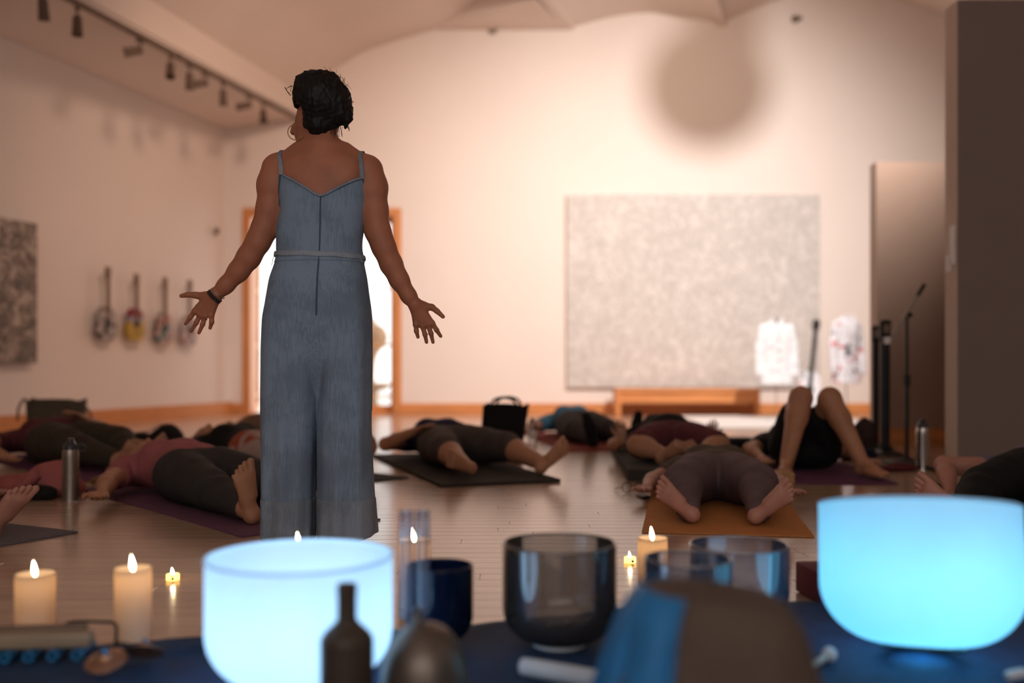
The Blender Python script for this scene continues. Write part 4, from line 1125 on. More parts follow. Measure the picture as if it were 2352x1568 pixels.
def split_mat(name, lower, upper, band, z0):
    t = NT(name); tc = t.node('ShaderNodeTexCoord'); sp = t.node('ShaderNodeSeparateXYZ'); t.lk(tc.outputs['Object'], sp.inputs[0])
    nz = t.noise(tc.outputs['Object'], 9, 2); ad = t.node('ShaderNodeMath', operation='MULTIPLY_ADD'); t.lk(nz, ad.inputs[0]); ad.inputs[1].default_value = .06; t.lk(sp.outputs['Z'], ad.inputs[2])
    t.lk(t.ramp(ad.outputs[0], [(0, lower), (z0, band), (z0 + .05, upper)], 'CONSTANT'), t.b.inputs['Base Color']); t.set(Roughness=.5); return t.m
GM = [(blotch('guitar_grey_white', [(.10, .08, .07), (.45, .40, .38), (.16, .12, .11)], 9), 'grey and white painted guitar hung beside the dark canvas'),
      (split_mat('guitar_red_yellow', (.48, .30, .03), (.26, .02, .04), (.30, .28, .33), .24), 'red and yellow painted guitar hung on the side wall'),
      (blotch('guitar_green_pink', [(.03, .10, .07), (.38, .36, .34), (.55, .25, .22), (.05, .13, .09)], 8), 'green white and pink painted guitar hung on the side wall'),
      (blotch('guitar_pale_pink', [(.40, .22, .2), (.5, .44, .42), (.28, .18, .17)], 9), 'pale pink guitar hung nearest the room corner')]
for (x, yt, yb), (m, lab) in zip(((236, 612, 782), (302, 628, 784), (368, 636, 791), (425, 642, 795)), GM):
    p = onleft(x, yb, .012); zt = onleft(x, yt).z
    g = thing('hanging_guitar', lab, 'guitar', p, LW, 'painted guitars hanging on the side wall')
    guitar(g, m, m, zt - p.z, .30, .36)
    hk = tubeobj('wall_hook', [(-.02, -.075, zt - p.z - .13), (-.02, -.09, zt - p.z - .115), (0, -.06, zt - p.z - .11), (0, -.002, zt - p.z - .09)], .006, M_BLACK, g)
s_ = thing('wall_sensor', 'small round sensor on the side wall above the guitars', 'sensor', onleft(497, 530, .0), LW)
latheobj('plate', [(0, 0), (.045, 0), (.042, .015), (.02, .03), (0, .032)], M_BRONZE, s_, 24, None, (math.radians(90), 0, 0))

def jacket(label, base, m, s=1.0, rz=0.0):
    """hip-length jacket on a thin stand; base on the floor"""
    g = thing('jacket_display', label, 'jacket', base, rz, 'painted jackets on thin stands')
    latheobj('stand_base', [(0, 0), (.12, 0), (.12, .008), (.012, .016), (0, .016)], M_WHITE, g, 32)
    tubeobj('stand_pole', [(0, 0, .01), (0, 0, 1.18)], .006, M_STEEL, g)
    F = Field((-.36, -.2, .35), (.36, .2, 1.3), .009)
    F.loft([(.42, 0, 0, .20, .11), (.55, 0, 0, .19, .10), (.75, 0, 0, .165, .09), (.95, 0, 0, .185, .095), (1.08, 0, 0, .185, .085), (1.15, 0, 0, .12, .06), (1.19, 0, 0, .06, .05)], .02, 2.3)
    for sx in (-1, 1):
        F.chain([((sx * .165, 0, 1.09), .055), ((sx * .215, 0, .85), .050), ((sx * .225, -.03, .55), .045)], .02)
    F.clip(lambda X, Y, Z: .022 - np.sqrt(X ** 2 * (1 + 0 * Y) + (Y + .06) ** 2 * .2 + ((Z - 1.17) / 3.0) ** 2 * 1.0))
    V, Q = F.mesh(); V[:, 1] += vnoise(V, 30, 31) * .008
    link('garment', npmesh('garment', [(V, Q)]), m, g)
    tubeobj('collar', curve([(-.07, -.03, 1.16), (-.055, -.055, 1.20), (-.02, -.10, 1.08), (0, -.105, 1.0)], 5), .012, m, g)
    tubeobj('collar', curve([(.07, -.03, 1.16), (.055, -.055, 1.20), (.02, -.10, 1.08), (0, -.105, 1.0)], 5), .012, m, g)
    boxobj('neck_block', (-.03, -.02, 1.10), (.03, .03, 1.205), M_BLACK, g, .01, 2)
    for k in range(4): latheobj('button', [(0, 0), (.010, 0), (.010, .004), (0, .004)], M_STEEL, g, 12, (.0, -.108, .95 - .12 * k), (math.radians(90), 0, 0))
    g.scale = (s, s, s)
    return g
JY = 10.7
def blot2(name, base, spots):
    t = NT(name); v = t.coord(); cur = None
    for i, (c, sc, th) in enumerate(spots):
        f = t.ramp(t.noise(t.coord(rot=(i, i * 2, i)), sc, 3, .5, .5), [(th, (0, 0, 0)), (th + .03, (1, 1, 1))])
        mx = t.node('ShaderNodeMix', data_type='RGBA'); t.lk(f, mx.inputs[0])
        if cur is None: mx.inputs['A'].default_value = (*base, 1)
        else: t.lk(cur, mx.inputs['A'])
        mx.inputs['B'].default_value = (*c, 1); cur = mx.outputs['Result']
    t.lk(cur, t.b.inputs['Base Color']); t.set(Roughness=.85); return t.m
M_J1 = blot2('white_jacket', (.80, .82, .85), [((.55, .57, .62), 16, .62)])
M_J2 = blot2('painted_jacket', (.76, .76, .80), [((.60, .03, .04), 7, .63), ((.04, .05, .07), 8, .65), ((.45, .42, .48), 22, .60)])
p = at(1783, 950, JY); jacket('white painted jacket on a thin stand before the big canvas', (p.x, JY, .026), M_J1, .90)
p = at(1944, 950, JY); jacket('white jacket splashed red and black on a thin stand', (p.x, JY, .026), M_J2, .93, .5)
p = at(1857, 950, JY - .15)
g = thing('leaning_guitar', 'red and white splashed guitar on a stand between two jackets', 'guitar', (p.x, JY - .15, .028))
sub = bpy.data.objects.new('instrument', None); COL.objects.link(sub); sub.parent = g; sub.location = (-.03, 0, .10); sub.rotation_euler = (-.12, .14, 0)
guitar(sub, M_J2, M_J2, .98, .31, .42, M_BLACK)
tubeobj('stand_leg', [(0, .0, .12), (-.14, -.10, .006)], .008, M_BLACK, g); tubeobj('stand_leg', [(0, 0, .12), (.14, -.10, .006)], .008, M_BLACK, g); tubeobj('stand_leg', [(0, .0, .5), (0, .18, .006)], .008, M_BLACK, g); tubeobj('stand_neck', [(0, 0, .12), (0, 0.02, .55)], .008, M_BLACK, g)
# low white platform, bench
pf = thing('display_platform', 'low white display platform below the painted jackets', 'platform', ((1632 - CX) / FPX * 9.6, 9.6, 0))
boxobj('deck', (0, 0, .002), (1.75, 1.9, .024), M_WHITE, pf, .004, 1)
BY = 11.75; bx0 = (1415 - CX) / FPX * BY; bx1 = (1747 - CX) / FPX * BY; bz = CAMH - (893 - HY) / FPX * BY
bn = thing('gallery_bench', 'orange wooden gallery bench below the big canvas', 'bench', (bx0, BY, 0)); bl = bx1 - bx0
boxobj('seat', (0, 0, bz - .045), (bl, .42, bz), M_ORANGE, bn, .006, 1)
for x in (0, bl - .06): boxobj('side_panel', (x, .01, .0), (x + .06, .41, bz - .045), M_ORANGE_Z, bn, .004, 1)
boxobj('front_rail', (.06, .03, bz - .165), (bl - .06, .055, bz - .045), M_ORANGE, bn, .003, 1); boxobj('back_rail', (.06, .36, bz - .165), (bl - .06, .385, bz - .045), M_ORANGE, bn, .003, 1)

# ------------------------------------------------------------------ stanchions, microphone stand, switches
for x, yt, yb, w_, lab in ((2011, 748, 1030, .030, 'thin black stanchion post with metal head by the low partition'), (2033, 735, 1045, .040, 'thick black stanchion post beside the microphone stand')):
    p = fl(x, yb); Yp = p.y; h_ = CAMH - (yt - HY) / FPX * Yp
    g = thing('stanchion', lab, 'stanchion', (p.x, Yp, 0), 0, 'black stanchion posts')
    latheobj('foot', smoothprof([(0, 0), (.12, 0), (.12, .012), (.09, .026), (.03, .04), (0, .04)], 3), M_BLACK, g, 40)
    latheobj('post', [(0, .03), (w_ * .8, .03), (w_ * .8, h_ - .12), (0, h_ - .12)], M_BLACK, g, 24)
    hd_ = latheobj('head', [(0, h_ - .12), (w_ * 1.0, h_ - .12), (w_ * 1.0, h_ - .01), (w_ * .8, h_), (0, h_)], M_BLACK, g, 24)
    boxobj('belt_clip', (-.02, -w_ * 1.25, h_ - .09), (.02, -w_ * .8, h_ - .03), M_STEEL, hd_, .003, 1)
p = fl(2083, 1062); g = thing('microphone_stand', 'black microphone stand with slanted steel boom arm', 'stand', (p.x, p.y, 0))
zz_ = lambda y: CAMH - (y - HY) / FPX * p.y
xx_ = lambda x: (x - CX) / FPX * p.y - p.x
latheobj('base', smoothprof([(0, 0), (.13, 0), (.13, .010), (.03, .028), (.014, .05), (0, .05)], 3), M_BLACK, g, 40)
tubeobj('pole', [(0, 0, .03), (0, 0, zz_(870))], .013, M_BLACK, g, 12); tubeobj('upper_pole', [(0, 0, zz_(880)), (0, 0, zz_(722))], .010, M_BLACK, g, 12)
latheobj('clutch', [(0, -.04), (.02, -.04), (.022, .03), (0, .03)], M_BLACK, g, 16, (0, 0, zz_(872)))
tubeobj('boom', [(xx_(2034), -.05, zz_(785)), (xx_(2112), -.05, zz_(660))], .009, M_STEEL, g, 10)
tubeobj('boom_grip', [(xx_(2100), -.05, zz_(680)), (xx_(2116), -.05, zz_(654))], .013, M_BLACK, g, 10)
latheobj('counterweight', [(0, -.02), (.02, -.02), (.024, .02), (0, .024)], M_WHITE, g, 16, (xx_(2031), -.05, zz_(783)))
latheobj('swivel', [(0, -.02), (.018, -.02), (.018, .02), (0, .02)], M_BLACK, g, 16, (0, -.03, zz_(724)), (math.radians(90), 0, 0))
for (x, y, h_, lab) in ((2186, 563, .24, 'tall white switch plate on the partition end'), (2180, 605, .10, 'small white switch plate below the tall plate')):
    Y = 6.055 if h_ > .2 else 6.11
    z = CAMH - (y - HY) / FPX * Y
    g = thing('switch_plate', lab, 'switch', (P1X, Y, z), 0, 'switch plates on the partition end')
    boxobj('plate', (-.008, -.036, -h_ / 2), (0, .036, h_ / 2), M_WHITE, g, .003, 1)
    boxobj('rocker', (-.014, -.012, -.03), (-.008, .012, .03), M_WHITE, g, .002, 1)
Yk = 7.3; p = at(2176, 720, Yk)
g = thing('wall_phone', 'narrow black device fixed to the low partition', 'device', (P2X + .62, 7.7, p.z))
boxobj('case', (-.03, -.05, -.15), (.03, 0, .15), M_BLACK, g, .01, 2); boxobj('screen', (-.022, -.053, -.06), (.022, -.05, .10), M_BLACK, g, .001, 1)

# ------------------------------------------------------------------ bags, bottles and other belongings
def tote(label, loc, rz, w_, d_, h_, m, strap=.16, lean=0.0, name='tote_bag'):
    g = thing(name, label, 'bag', loc, rz)
    bm = bmesh.new(); n = 28; rings = []
    for zi, (z, k) in enumerate(((0, .86), (.02, .92), (h_ * .5, 1.0), (h_, 1.04), (h_ - .002, 1.0), (h_ * .5, .95), (.03, .85))):
        r = []
        for i in range(n):
            a = 2 * math.pi * i / n; c, s_ = math.cos(a), math.sin(a); e = .35
            x = math.copysign(abs(c) ** e, c) * w_ / 2 * k; y = math.copysign(abs(s_) ** e, s_) * d_ / 2 * k * (1 if zi < 2 else (.85 if zi != 3 else .7))
            r.append(bm.verts.new((x + lean * z, y + .006 * math.sin(5 * a + z * 20), z + (.012 * math.sin(3 * a) if zi in (3, 4) else 0))))
        rings.append(r)
    for a_, b_ in zip(rings[:-1], rings[1:]):
        for i in range(n): bm.faces.new((a_[i], a_[(i + 1) % n], b_[(i + 1) % n], b_[i]))
    bm.faces.new(rings[0][::-1]); bm.faces.new(rings[-1])
    bmobj('bag_body', bm, m, g, 50)
    for sy in (-1, 1):
        y = sy * d_ * .33
        tubeobj('strap', curve([(-w_ * .46 + lean * h_ * .8, y, h_ * .80), (-w_ * .5 + lean * h_, y * 1.1, h_ * 1.03), (-w_ * .58 + lean * h_, y * 1.5, h_ * .85), (-w_ * .6 + lean * h_, y * 1.6, h_ * .55)], 6) if strap == 'down' else
                curve([(-w_ * .28 + lean * h_, y, h_ * .85), (-w_ * .26 + lean * h_, y, h_ + strap * .5), (lean * h_, y, h_ + strap), (w_ * .26 + lean * h_, y, h_ + strap * .5), (w_ * .28 + lean * h_, y, h_ * .85)], 6), .009, m, g, 8)
    return g
M_TOTE = fabric('canvas_olive_grey', (0.10, 0.085, 0.06), .2, 300); M_BAGBLK = fabric('bag_black', (0.014, 0.012, 0.011), .2, 300)
p = fl(130, 1020); g = tote('grey green canvas tote behind the person in maroon', (p.x, p.y, 0), .05, .42, .20, .345, M_TOTE, 'down')
tubeobj('side_strap', curve([(.21, -.02, .30), (.26, -.03, .26), (.28, -.03, .18), (.285, -.03, .06)], 6), .009, M_TOTE, g)
p = fl(1140, 1062); tote('black tote bag standing behind the person in navy', (p.x + .02, p.y + .42, 0), -.35, .30, .14, .35, M_BAGBLK, .05, lean=.12)
def blob(name, label, cat, loc, rz, ells, m, h=.008, noise=.006, nf=28, group=None, flat=0.002, part='heap'):
    g = thing(name, label, cat, loc, rz, group)
    lo = np.min([np.array(c) - np.array(r) for c, r in ells], 0) - .05; hi = np.max([np.array(c) + np.array(r) for c, r in ells], 0) + .05
    F = Field(lo, hi, h)
    for c, r in ells: F.ell(c, r, .03)
    V, Q = F.mesh(); V += vnoise(V, nf, 41)[:, None] * noise * np.array((1, 1, 1)); V[:, 2] = np.maximum(V[:, 2], flat)
    link(part, npmesh(part, [(V, Q)]), m, g)
    return g
p = fl(358, 1046)
g = blob('duffel_bag', 'soft black duffel bag behind the person in pink', 'bag', (p.x, p.y, 0), 0, [((-.10, 0, .075), (.10, .12, .085)), ((.07, 0, .095), (.12, .13, .105)), ((.08, 0, .16), (.055, .09, .055))], M_BAGBLK, part='bag_body')
tubeobj('carry_strap', curve([(-.16, -.10, .10), (-.1, -.15, .12), (.05, -.155, .10), (.16, -.11, .10)], 6), .010, M_BAGBLK, g)
tubeobj('zip', curve([(-.15, -.02, .155), (-.05, -.01, .168), (.06, 0, .215), (.15, .0, .16)], 6), .004, M_STEEL, g)
p = fl(128, 1146); M_PINKCL = fabric('cloth_pink', (0.40, 0.12, 0.11), .18, 400)
g = blob('folded_jacket', 'crumpled pink jacket beside the steel bottle', 'clothing', (p.x - .15, p.y + .16, 0), .1, [((-.10, 0, .05), (.11, .10, .055)), ((.06, .01, .075), (.12, .11, .085)), ((.12, -.03, .03), (.10, .07, .05)), ((-.18, -.02, .025), (.09, .06, .03))], M_PINKCL, .007, .011, 34)
tubeobj('sleeve', curve([(.02, -.09, .11), (-.03, -.11, .06), (-.06, -.115, .03), (-.10, -.11, .02)], 6), [.03] * 18 + [.024], M_PINKCL, g, 12)
blob('dark_pouch', 'small dark pouch under the pink jacket', 'pouch', fl(75, 1147), .1, [((0, 0, .03), (.09, .05, .035)), ((.06, 0, .028), (.05, .05, .03))], M_BAGBLK, .006, .003)
g = thing('key_strap', 'black looped strap lying beside the pink jacket', 'strap', fl(14, 1142))
tubeobj('loop', curve([(.03, 0, .006), (.0, .0, .012), (-.018, 0, .04), (-.008, 0, .065), (.012, 0, .06), (.016, 0, .035), (.004, 0, .012), (.05, .01, .006)], 6), .005, M_BLACK, g)
def bottle(label, p, r, h_, m, lid, ring=True, group='water bottles on the floor'):
    g = thing('water_bottle', label, 'bottle', (p[0], p[1], 0.001), random.uniform(0, 1), group)
    nz = h_ * .80
    latheobj('flask', smoothprof([(0, 0), (r * .92, 0), (r, .008), (r, nz * .6), (r, nz * .9), (r * .93, nz), (r * .80, nz + .008), (0, nz + .008)], 4), m, g, 36)
    latheobj('cap', smoothprof([(0, nz), (r * .84, nz), (r * .84, nz + h_ * .08), (r * .6, nz + h_ * .12), (r * .42, nz + h_ * .17), (r * .40, nz + h_ * .2), (0, nz + h_ * .2)], 3), lid, g, 32)
    if ring:
        bm = bmesh.new(); torus(bm, .017, .004, 24, 8, Matrix.Translation((r + .014, 0, nz + .012)) @ Matrix.Rotation(math.radians(90), 4, 'X')); bmobj('carry_loop', bm, lid, g, True)
        tubeobj('lid_strap', [(r * .7, 0, nz + .03), (r + .004, 0, nz + .018)], .004, lid, g)
    return g
M_LID = plain('dark_lid', (0.03, 0.03, 0.035), .35, 0, .15)
bottle('brown steel water bottle standing beside the pink jacket', fl(162, 1148), .0365, .285, M_STEEL, M_LID).rotation_euler.z = 0.1
bottle('silver steel water bottle by the microphone stand', fl(2119, 1077), .038, .30, plain('silver_steel', (.5, .46, .42), .25, .95, .06), M_LID, False)
g = bottle('clear water bottle with white label on the open floor', fl(1222, 1030), .030, .23, glassy('bottle_clear', (.93, .93, .93), .04), M_STEEL, False)
latheobj('label_band', [(.031, .07), (.031, .14)], M_WHITE, g, 32)
p = fl(575, 1028)
g = blob('floor_cushion', 'tan brown floor cushion behind the red and white trousers', 'cushion', (p.x + .06, p.y + .10, 0), .2, [((0, 0, .12), (.22, .16, .12)), ((0.03, 0, .16), (.19, .13, .10))], fabric('cushion_tan', (.22, .13, .08), .2, 300), .010, .004, part='cover')
tubeobj('piping', curve([(-.215, -.03, .11), (-.15, -.125, .12), (0, -.163, .12), (.15, -.125, .12), (.215, -.03, .12)], 6), .006, fabric('cushion_dark', (.10, .06, .04), .2), g)
p = fl(508, 1052)
g = blob('straw_pouch', 'pale yellow straw pouch beside the tan cushion', 'bag', (p.x - .02, p.y + .16, 0), .3, [((0, 0, .09), (.06, .06, .10)), ((.03, 0, .18), (.045, .045, .06))], fabric('straw', (.36, .26, .11), .3, 150), .008, .008, 60, part='pouch_body')
tubeobj('drawstring', curve([(-.03, -.05, .19), (.02, -.055, .185), (.07, -.03, .19)], 5), .006, M_WHITE, g)
# dark heap, box and rug by the stanchions
p = fl(1998, 1052)
g = blob('dark_clothes', 'dark bundle of clothes beside the stanchion posts', 'clothing', (p.x - .04, p.y + .12, 0), 0, [((-.08, 0, .10), (.07, .08, .10)), ((.04, 0, .13), (.08, .08, .12)), ((.05, 0, .21), (.03, .04, .06))], fabric('clothes_dark', (.05, .03, .028), .4, 100), .008, .012, 45)
p = fl(2022, 1056)
g = blob('navy_cushion', 'flat navy cushion on the floor before the stanchions', 'cushion', (p.x - .15, p.y - .02, 0), 0, [((-.06, 0, .045), (.09, .09, .05)), ((.05, 0, .04), (.07, .09, .045))], fabric('cushion_navy', (.012, .013, .028), .2), .008, .003, part='cover')
p = fl(2085, 1076)
blob('folded_cloth', 'folded dark red cloth at the foot of the microphone stand', 'cloth', (p.x - .12, p.y - .10, 0), .1, [((0, 0, .012), (.13, .08, .018)), ((.06, .01, .02), (.08, .06, .02))], fabric('cloth_darkred', (.09, .015, .018), .25), .006, .004)
g = thing('folded_mat', 'thin black folded mat beside the silver bottle', 'mat', fl(2150, 1080)); boxobj('pad', (-.04, -.06, 0.002), (.06, .06, .018), M_MAT_BLACK, g, .006, 2)
g = thing('flat_case', 'flat black case before the tall partition', 'case', fl(2146, 1124)); boxobj('case_body', (-.05, -.07, 0.002), (.055, .08, .022), M_MAT_BLACK, g, .006, 2)
boxobj('zip_pull', (.04, -.075, .010), (.05, -.069, .016), M_STEEL, g)
g = thing('wooden_stick', 'thin brown wooden stick lying beside the tall partition', 'stick', fl(2180, 1118)); tubeobj('shaft', [(-.06, .16, .008), (.06, -.10, .008)], [.005, .006], M_NECK, g)
latheobj('tip', [(0, 0), (.011, .003), (.012, .015), (0, .022)], M_NECK, g, 12, (-.06, .16, .008), (math.radians(90), 0, 0))
def block(label, loc, rz, dims, m, grp=None):
    g = thing('yoga_block', label, 'block', loc, rz, grp); boxobj('foam', (-dims[0] / 2, -dims[1] / 2, 0.002), (dims[0] / 2, dims[1] / 2, dims[2]), m, g, .006, 2)
    boxobj('edge_label', (-dims[0] * .2, -dims[1] / 2 - .0008, dims[2] * .4), (dims[0] * .2, -dims[1] / 2, dims[2] * .6), m, g)
p = fl(1788, 1132); block('tan cork yoga block beside the person on the orange mat', (p.x + .02, p.y + .05, 0), .3, (.075, .15, .10), plain('cork', (.42, .24, .10), .9, 0, .25, 60))
p = fl(1905, 1382); block('dark maroon yoga block behind the large right glowing bowl', (p.x, p.y + .05, 0), .1, (.10, .15, .085), plain('maroon_foam', (.12, .014, .03), .8, 0, .1, 60))
p = fl(1728, 1062); g = thing('black_case', 'low black case between the orange mat and raised knees', 'case', (1.62, 7.03, 0)); boxobj('case_body', (-.09, -.1, .002), (.08, .1, .105), M_BAGBLK, g, .012, 2); tubeobj('handle', curve([(-.04, -.10, .08), (-.03, -.125, .085), (.03, -.125, .085), (.04, -.10, .08)], 4), .005, M_BAGBLK, g)
# eyeglasses beside the orange mat
p = fl(1487, 1136); g = thing('eyeglasses', 'dark rimmed eyeglasses lying beside the orange mat', 'glasses', (p.x - .06, p.y + .06, 0.002), .2)
for sx in (-1, 1):
    bm = bmesh.new(); torus(bm, .024, .0022, 28, 6, Matrix.Translation((sx * .033, 0, .026)) @ Matrix.Rotation(math.radians(80), 4, 'X')); bmobj('rim', bm, M_BLACK, g, True)
    latheobj('lens', [(0, 0), (.0235, 0), (.0235, .001), (0, .001)], M_PANE, g, 24, (sx * .033, 0, .026), (math.radians(80), 0, 0))
    tubeobj('temple', curve([(sx * .058, 0, .03), (sx * .06, .06, .018), (sx * .055, .13, .003)], 5), .002, M_BLACK, g, 6)
tubeobj('nose_bridge', [(-.010, 0, .034), (0, .0, .037), (.010, 0, .034)], .002, M_BLACK, g, 6)
p = fl(1476, 1141); g = thing('phone', 'small black phone lying beside the orange mat', 'phone', (p.x, p.y - .03, 0), .3); boxobj('phone_body', (-.02, -.04, .002), (.02, .04, .011), M_BLACK, g, .003, 2); boxobj('screen', (-.018, -.037, .011), (.018, .037, .0115), M_BLACK, g)
p = fl(1555, 1030); g = blob('black_bolster', 'black bolster behind the person in maroon shorts', 'bolster', (p.x - .0, 7.18, 0), 0, [((0, 0, .08), (.24, .10, .10)), ((0, 0, .09), (.20, .09, .10))], M_BAGBLK, .010, .002, part='cover')

# ------------------------------------------------------------------ the altar: cloth, bowls, candles, instruments
t = NT('navy_cloth'); v = t.coord(); f = t.noise(v, 18, 5, .6); w2 = t.noise(t.coord((500, 500, 500)), 1, 2)
t.lk(t.ramp(f, [(.3, (.005, .026, .070)), (.7, (.010, .048, .125))]), t.b.inputs['Base Color']); t.set(Roughness=.8); t.bump(w2, .3, .002)  # navy cloth, with the bowls' blue spill deepened into its colour
M_NAVY = t.m
ac = thing('altar_cloth', 'dark navy cloth spread on the floor under the bowls', 'cloth', (0, 0, 0))
edge = [(-1.9, 2.16), (-1.02, 2.18), (-.86, 2.24), (-.70, 2.285), (-.45, 2.31), (-.09, 2.39), (-.03, 2.43), (.12, 2.47), (.295, 2.557), (.5, 2.60), (.76, 2.63), (1.0, 2.61), (1.3, 2.56), (1.9, 2.6)]
bm = bmesh.new(); nx, ny = 150, 56; G1, G2 = [], []
for i in range(nx + 1):
    x = -1.9 + 3.8 * i / nx; ye = np.interp(x, [e[0] for e in edge], [e[1] for e in edge]) + .006 * math.sin(x * 31) + .004 * math.sin(x * 77); c1, c2 = [], []
    for j in range(ny + 1):
        u = j / ny; y = 1.15 + (ye - 1.15) * u
        e = max(0, (u - .93) / .07); z = .003 + e * (.003 + .005 * max(0, math.sin(x * 17 + y * 9)) + .004 * max(0, math.sin(x * 41 - y * 5))) * (1 - .75 * max(0, (u - .95) / .05))
        z += .016 * math.exp(-((x + .66 - (y - 2.2) * 1.6) / .025) ** 2 - ((y - 2.19) / .06) ** 2)
        c1.append(bm.verts.new((x, y, z + .002))); c2.append(bm.verts.new((x, y, z)))
    G1.append(c1); G2.append(c2)
for i in range(nx):
    for j in range(ny):
        bm.faces.new((G1[i][j], G1[i + 1][j], G1[i + 1][j + 1], G1[i][j + 1])); bm.faces.new((G2[i][j], G2[i][j + 1], G2[i + 1][j + 1], G2[i + 1][j]))
    bm.faces.new((G1[i][ny], G1[i + 1][ny], G2[i + 1][ny], G2[i][ny])); bm.faces.new((G1[i][0], G2[i][0], G2[i + 1][0], G1[i + 1][0]))
bmobj('fabric', bm, M_NAVY, ac, True)
CZ = .006                                      # top of the cloth
def bowlprof(R, H, flat=.35, bend=.42, wall=None):
    """outer profile of a crystal bowl, from the middle of the bottom to the rim"""
    P = [(0, 0), (R * flat * .7, .002), (R * flat, .006)]
    n = 14
    for i in range(1, n + 1):
        a = (math.pi / 2) * i / n
        P.append((R * flat + (R - R * flat) * math.sin(a), .006 + H * bend * (1 - math.cos(a))))
    P += [(R, H * .7), (R, H)]
    return P
def light_bowl(label, loc, R, H, col, power, rot, tint, hot):
    g = thing('crystal_bowl', label, 'bowl', loc, 0, 'glowing frosted crystal bowls'); g.rotation_euler = rot
    M = frosted('frosted_' + label.split()[1], tint, .52)
    latheobj('bowl_shell', bowlprof(R, H), M, g, 96, None, None, 60)
    bm = bmesh.new(); torus(bm, R - .0015, .0035, 96, 10, Matrix.Translation((0, 0, H))); bmobj('rim', bm, M, g, True)
    latheobj('rubber_ring', smoothprof([(R * .30, -.004), (R * .42, -.004), (R * .42, .004), (R * .30, .004), (R * .30, -.004)], 3), M_BLACK, g, 48)
    lm = latheobj('led_puck', [(0, .012), (.035, .012), (.035, .030), (.030, .034), (0, .034)], glow('led_' + label.split()[1], col, 6.0), g, 24)
    for k, (dx, dy, z, e, rr) in enumerate(hot):
        l = bpy.data.lights.new('led_light', 'POINT'); l.energy = e; l.color = col; l.shadow_soft_size = rr
        o = bpy.data.objects.new('led_light', l); COL.objects.link(o); o.parent = g; o.location = (dx, dy, z)
    return g
Y1 = 1.93
light_bowl('large pale-blue glowing frosted bowl behind the dark bottle', ((689 - CX) / FPX * Y1, Y1, CZ + .004), .178, .250, (.39, .67, 1.0), 0, (0, 0, 0), (.85, .93, .97), [(0, 0, .085, 1.6, .06), (0, 0, .19, .85, .07)])
Y2 = 2.12
light_bowl('large sky-blue glowing frosted bowl tilted back, beside the draped stool', ((2114 - CX) / FPX * Y2, Y2 - .01, CZ + .024), .207, .298, (.14, .66, 1.0), 0, (math.radians(-12.5), math.radians(3.0), 0), (.80, .90, .97), [(0, 0, .13, 2.2, .08), (.0, -.125, .115, .13, .03)])
# clear and tinted crystal bowls
def crystal(label, px, py_floor, R, H, m, name='crystal_bowl', ring=True):
    p = fl(px, py_floor, CZ)
    g = thing(name, label, 'bowl', (p.x, p.y, CZ + .004), 0, 'clear crystal bowls')
    pr = bowlprof(R, H, .42, .34)
    inner = [(max(r - .006, 0), z + .006 if i < len(pr) - 1 else z) for i, (r, z) in enumerate(pr)][::-1]
    latheobj('bowl_shell', pr + inner[:1] + inner[1:], m, g, 80, None, None, 60)
    bm = bmesh.new(); torus(bm, R - .003, .0034, 80, 8, Matrix.Translation((0, 0, H))); bmobj('rim', bm, m, g, True)
    if ring:
        bm = bmesh.new(); torus(bm, R * .45, .005, 48, 8, Matrix.Translation((0, 0, .001))); bmobj('rubber_ring', bm, M_WHITE, g, True)
    return g
M_SMOKE = glassy('smoky_crystal', (.83, .82, .81), .12, .05, (.20, .185, .175), .16)
M_CLEARB = glassy('clear_bowl', (.94, .945, .97), .10, .04, (.34, .42, .65), .10)
M_CLEARF = glassy('clear_bowl_front', (.92, .92, .94), .12, .04, (.26, .36, .55), .12)
M_COBALT = glassy('cobalt_crystal', (.05, .09, .22), .08, .05, (.01, .03, .10), .55)
crystal('smoky grey crystal bowl standing in the middle of the cloth', 1285, 1480, .127, .222, M_SMOKE)
crystal('large clear crystal bowl beside the tilted glowing bowl', 1697, 1424, .120, .180, M_CLEARB)
crystal('small clear crystal bowl behind the draped stool', 1580, 1492, .096, .195, M_CLEARF)
crystal('small cobalt-blue crystal bowl behind the tuning fork', 1010, 1478, .075, .170, M_COBALT)

# candles
def wax(name, col, tf=.45):
    if name in MATS: return MATS[name]
    t = NT(name); t.n.remove(t.b); v = t.coord(); f = t.noise(v, 9, 3); c = t.ramp(f, [(.3, mul(col, .93)), (.7, mul(col, 1.05))])
    tl = t.node('ShaderNodeBsdfTranslucent'); df = t.node('ShaderNodeBsdfDiffuse'); t.lk(c, tl.inputs[0]); t.lk(c, df.inputs[0])
    m1 = t.node('ShaderNodeMixShader'); m1.inputs[0].default_value = tf; t.lk(df.outputs[0], m1.inputs[1]); t.lk(tl.outputs[0], m1.inputs[2]); t.lk(m1.outputs[0], t.out.inputs[0])
    MATS[name] = t.m; return t.m
M_WAX = wax('candle_wax', (.80, .66, .50)); M_FLAME = glow('flame', (1.0, .86, .62), 14.0); M_WICK = plain('wick', (.02, .015, .01), .9)
FL = smoothprof([(0, 0), (.0045, .004), (.0062, .011), (.0048, .020), (.0022, .028), (0, .034)], 4)
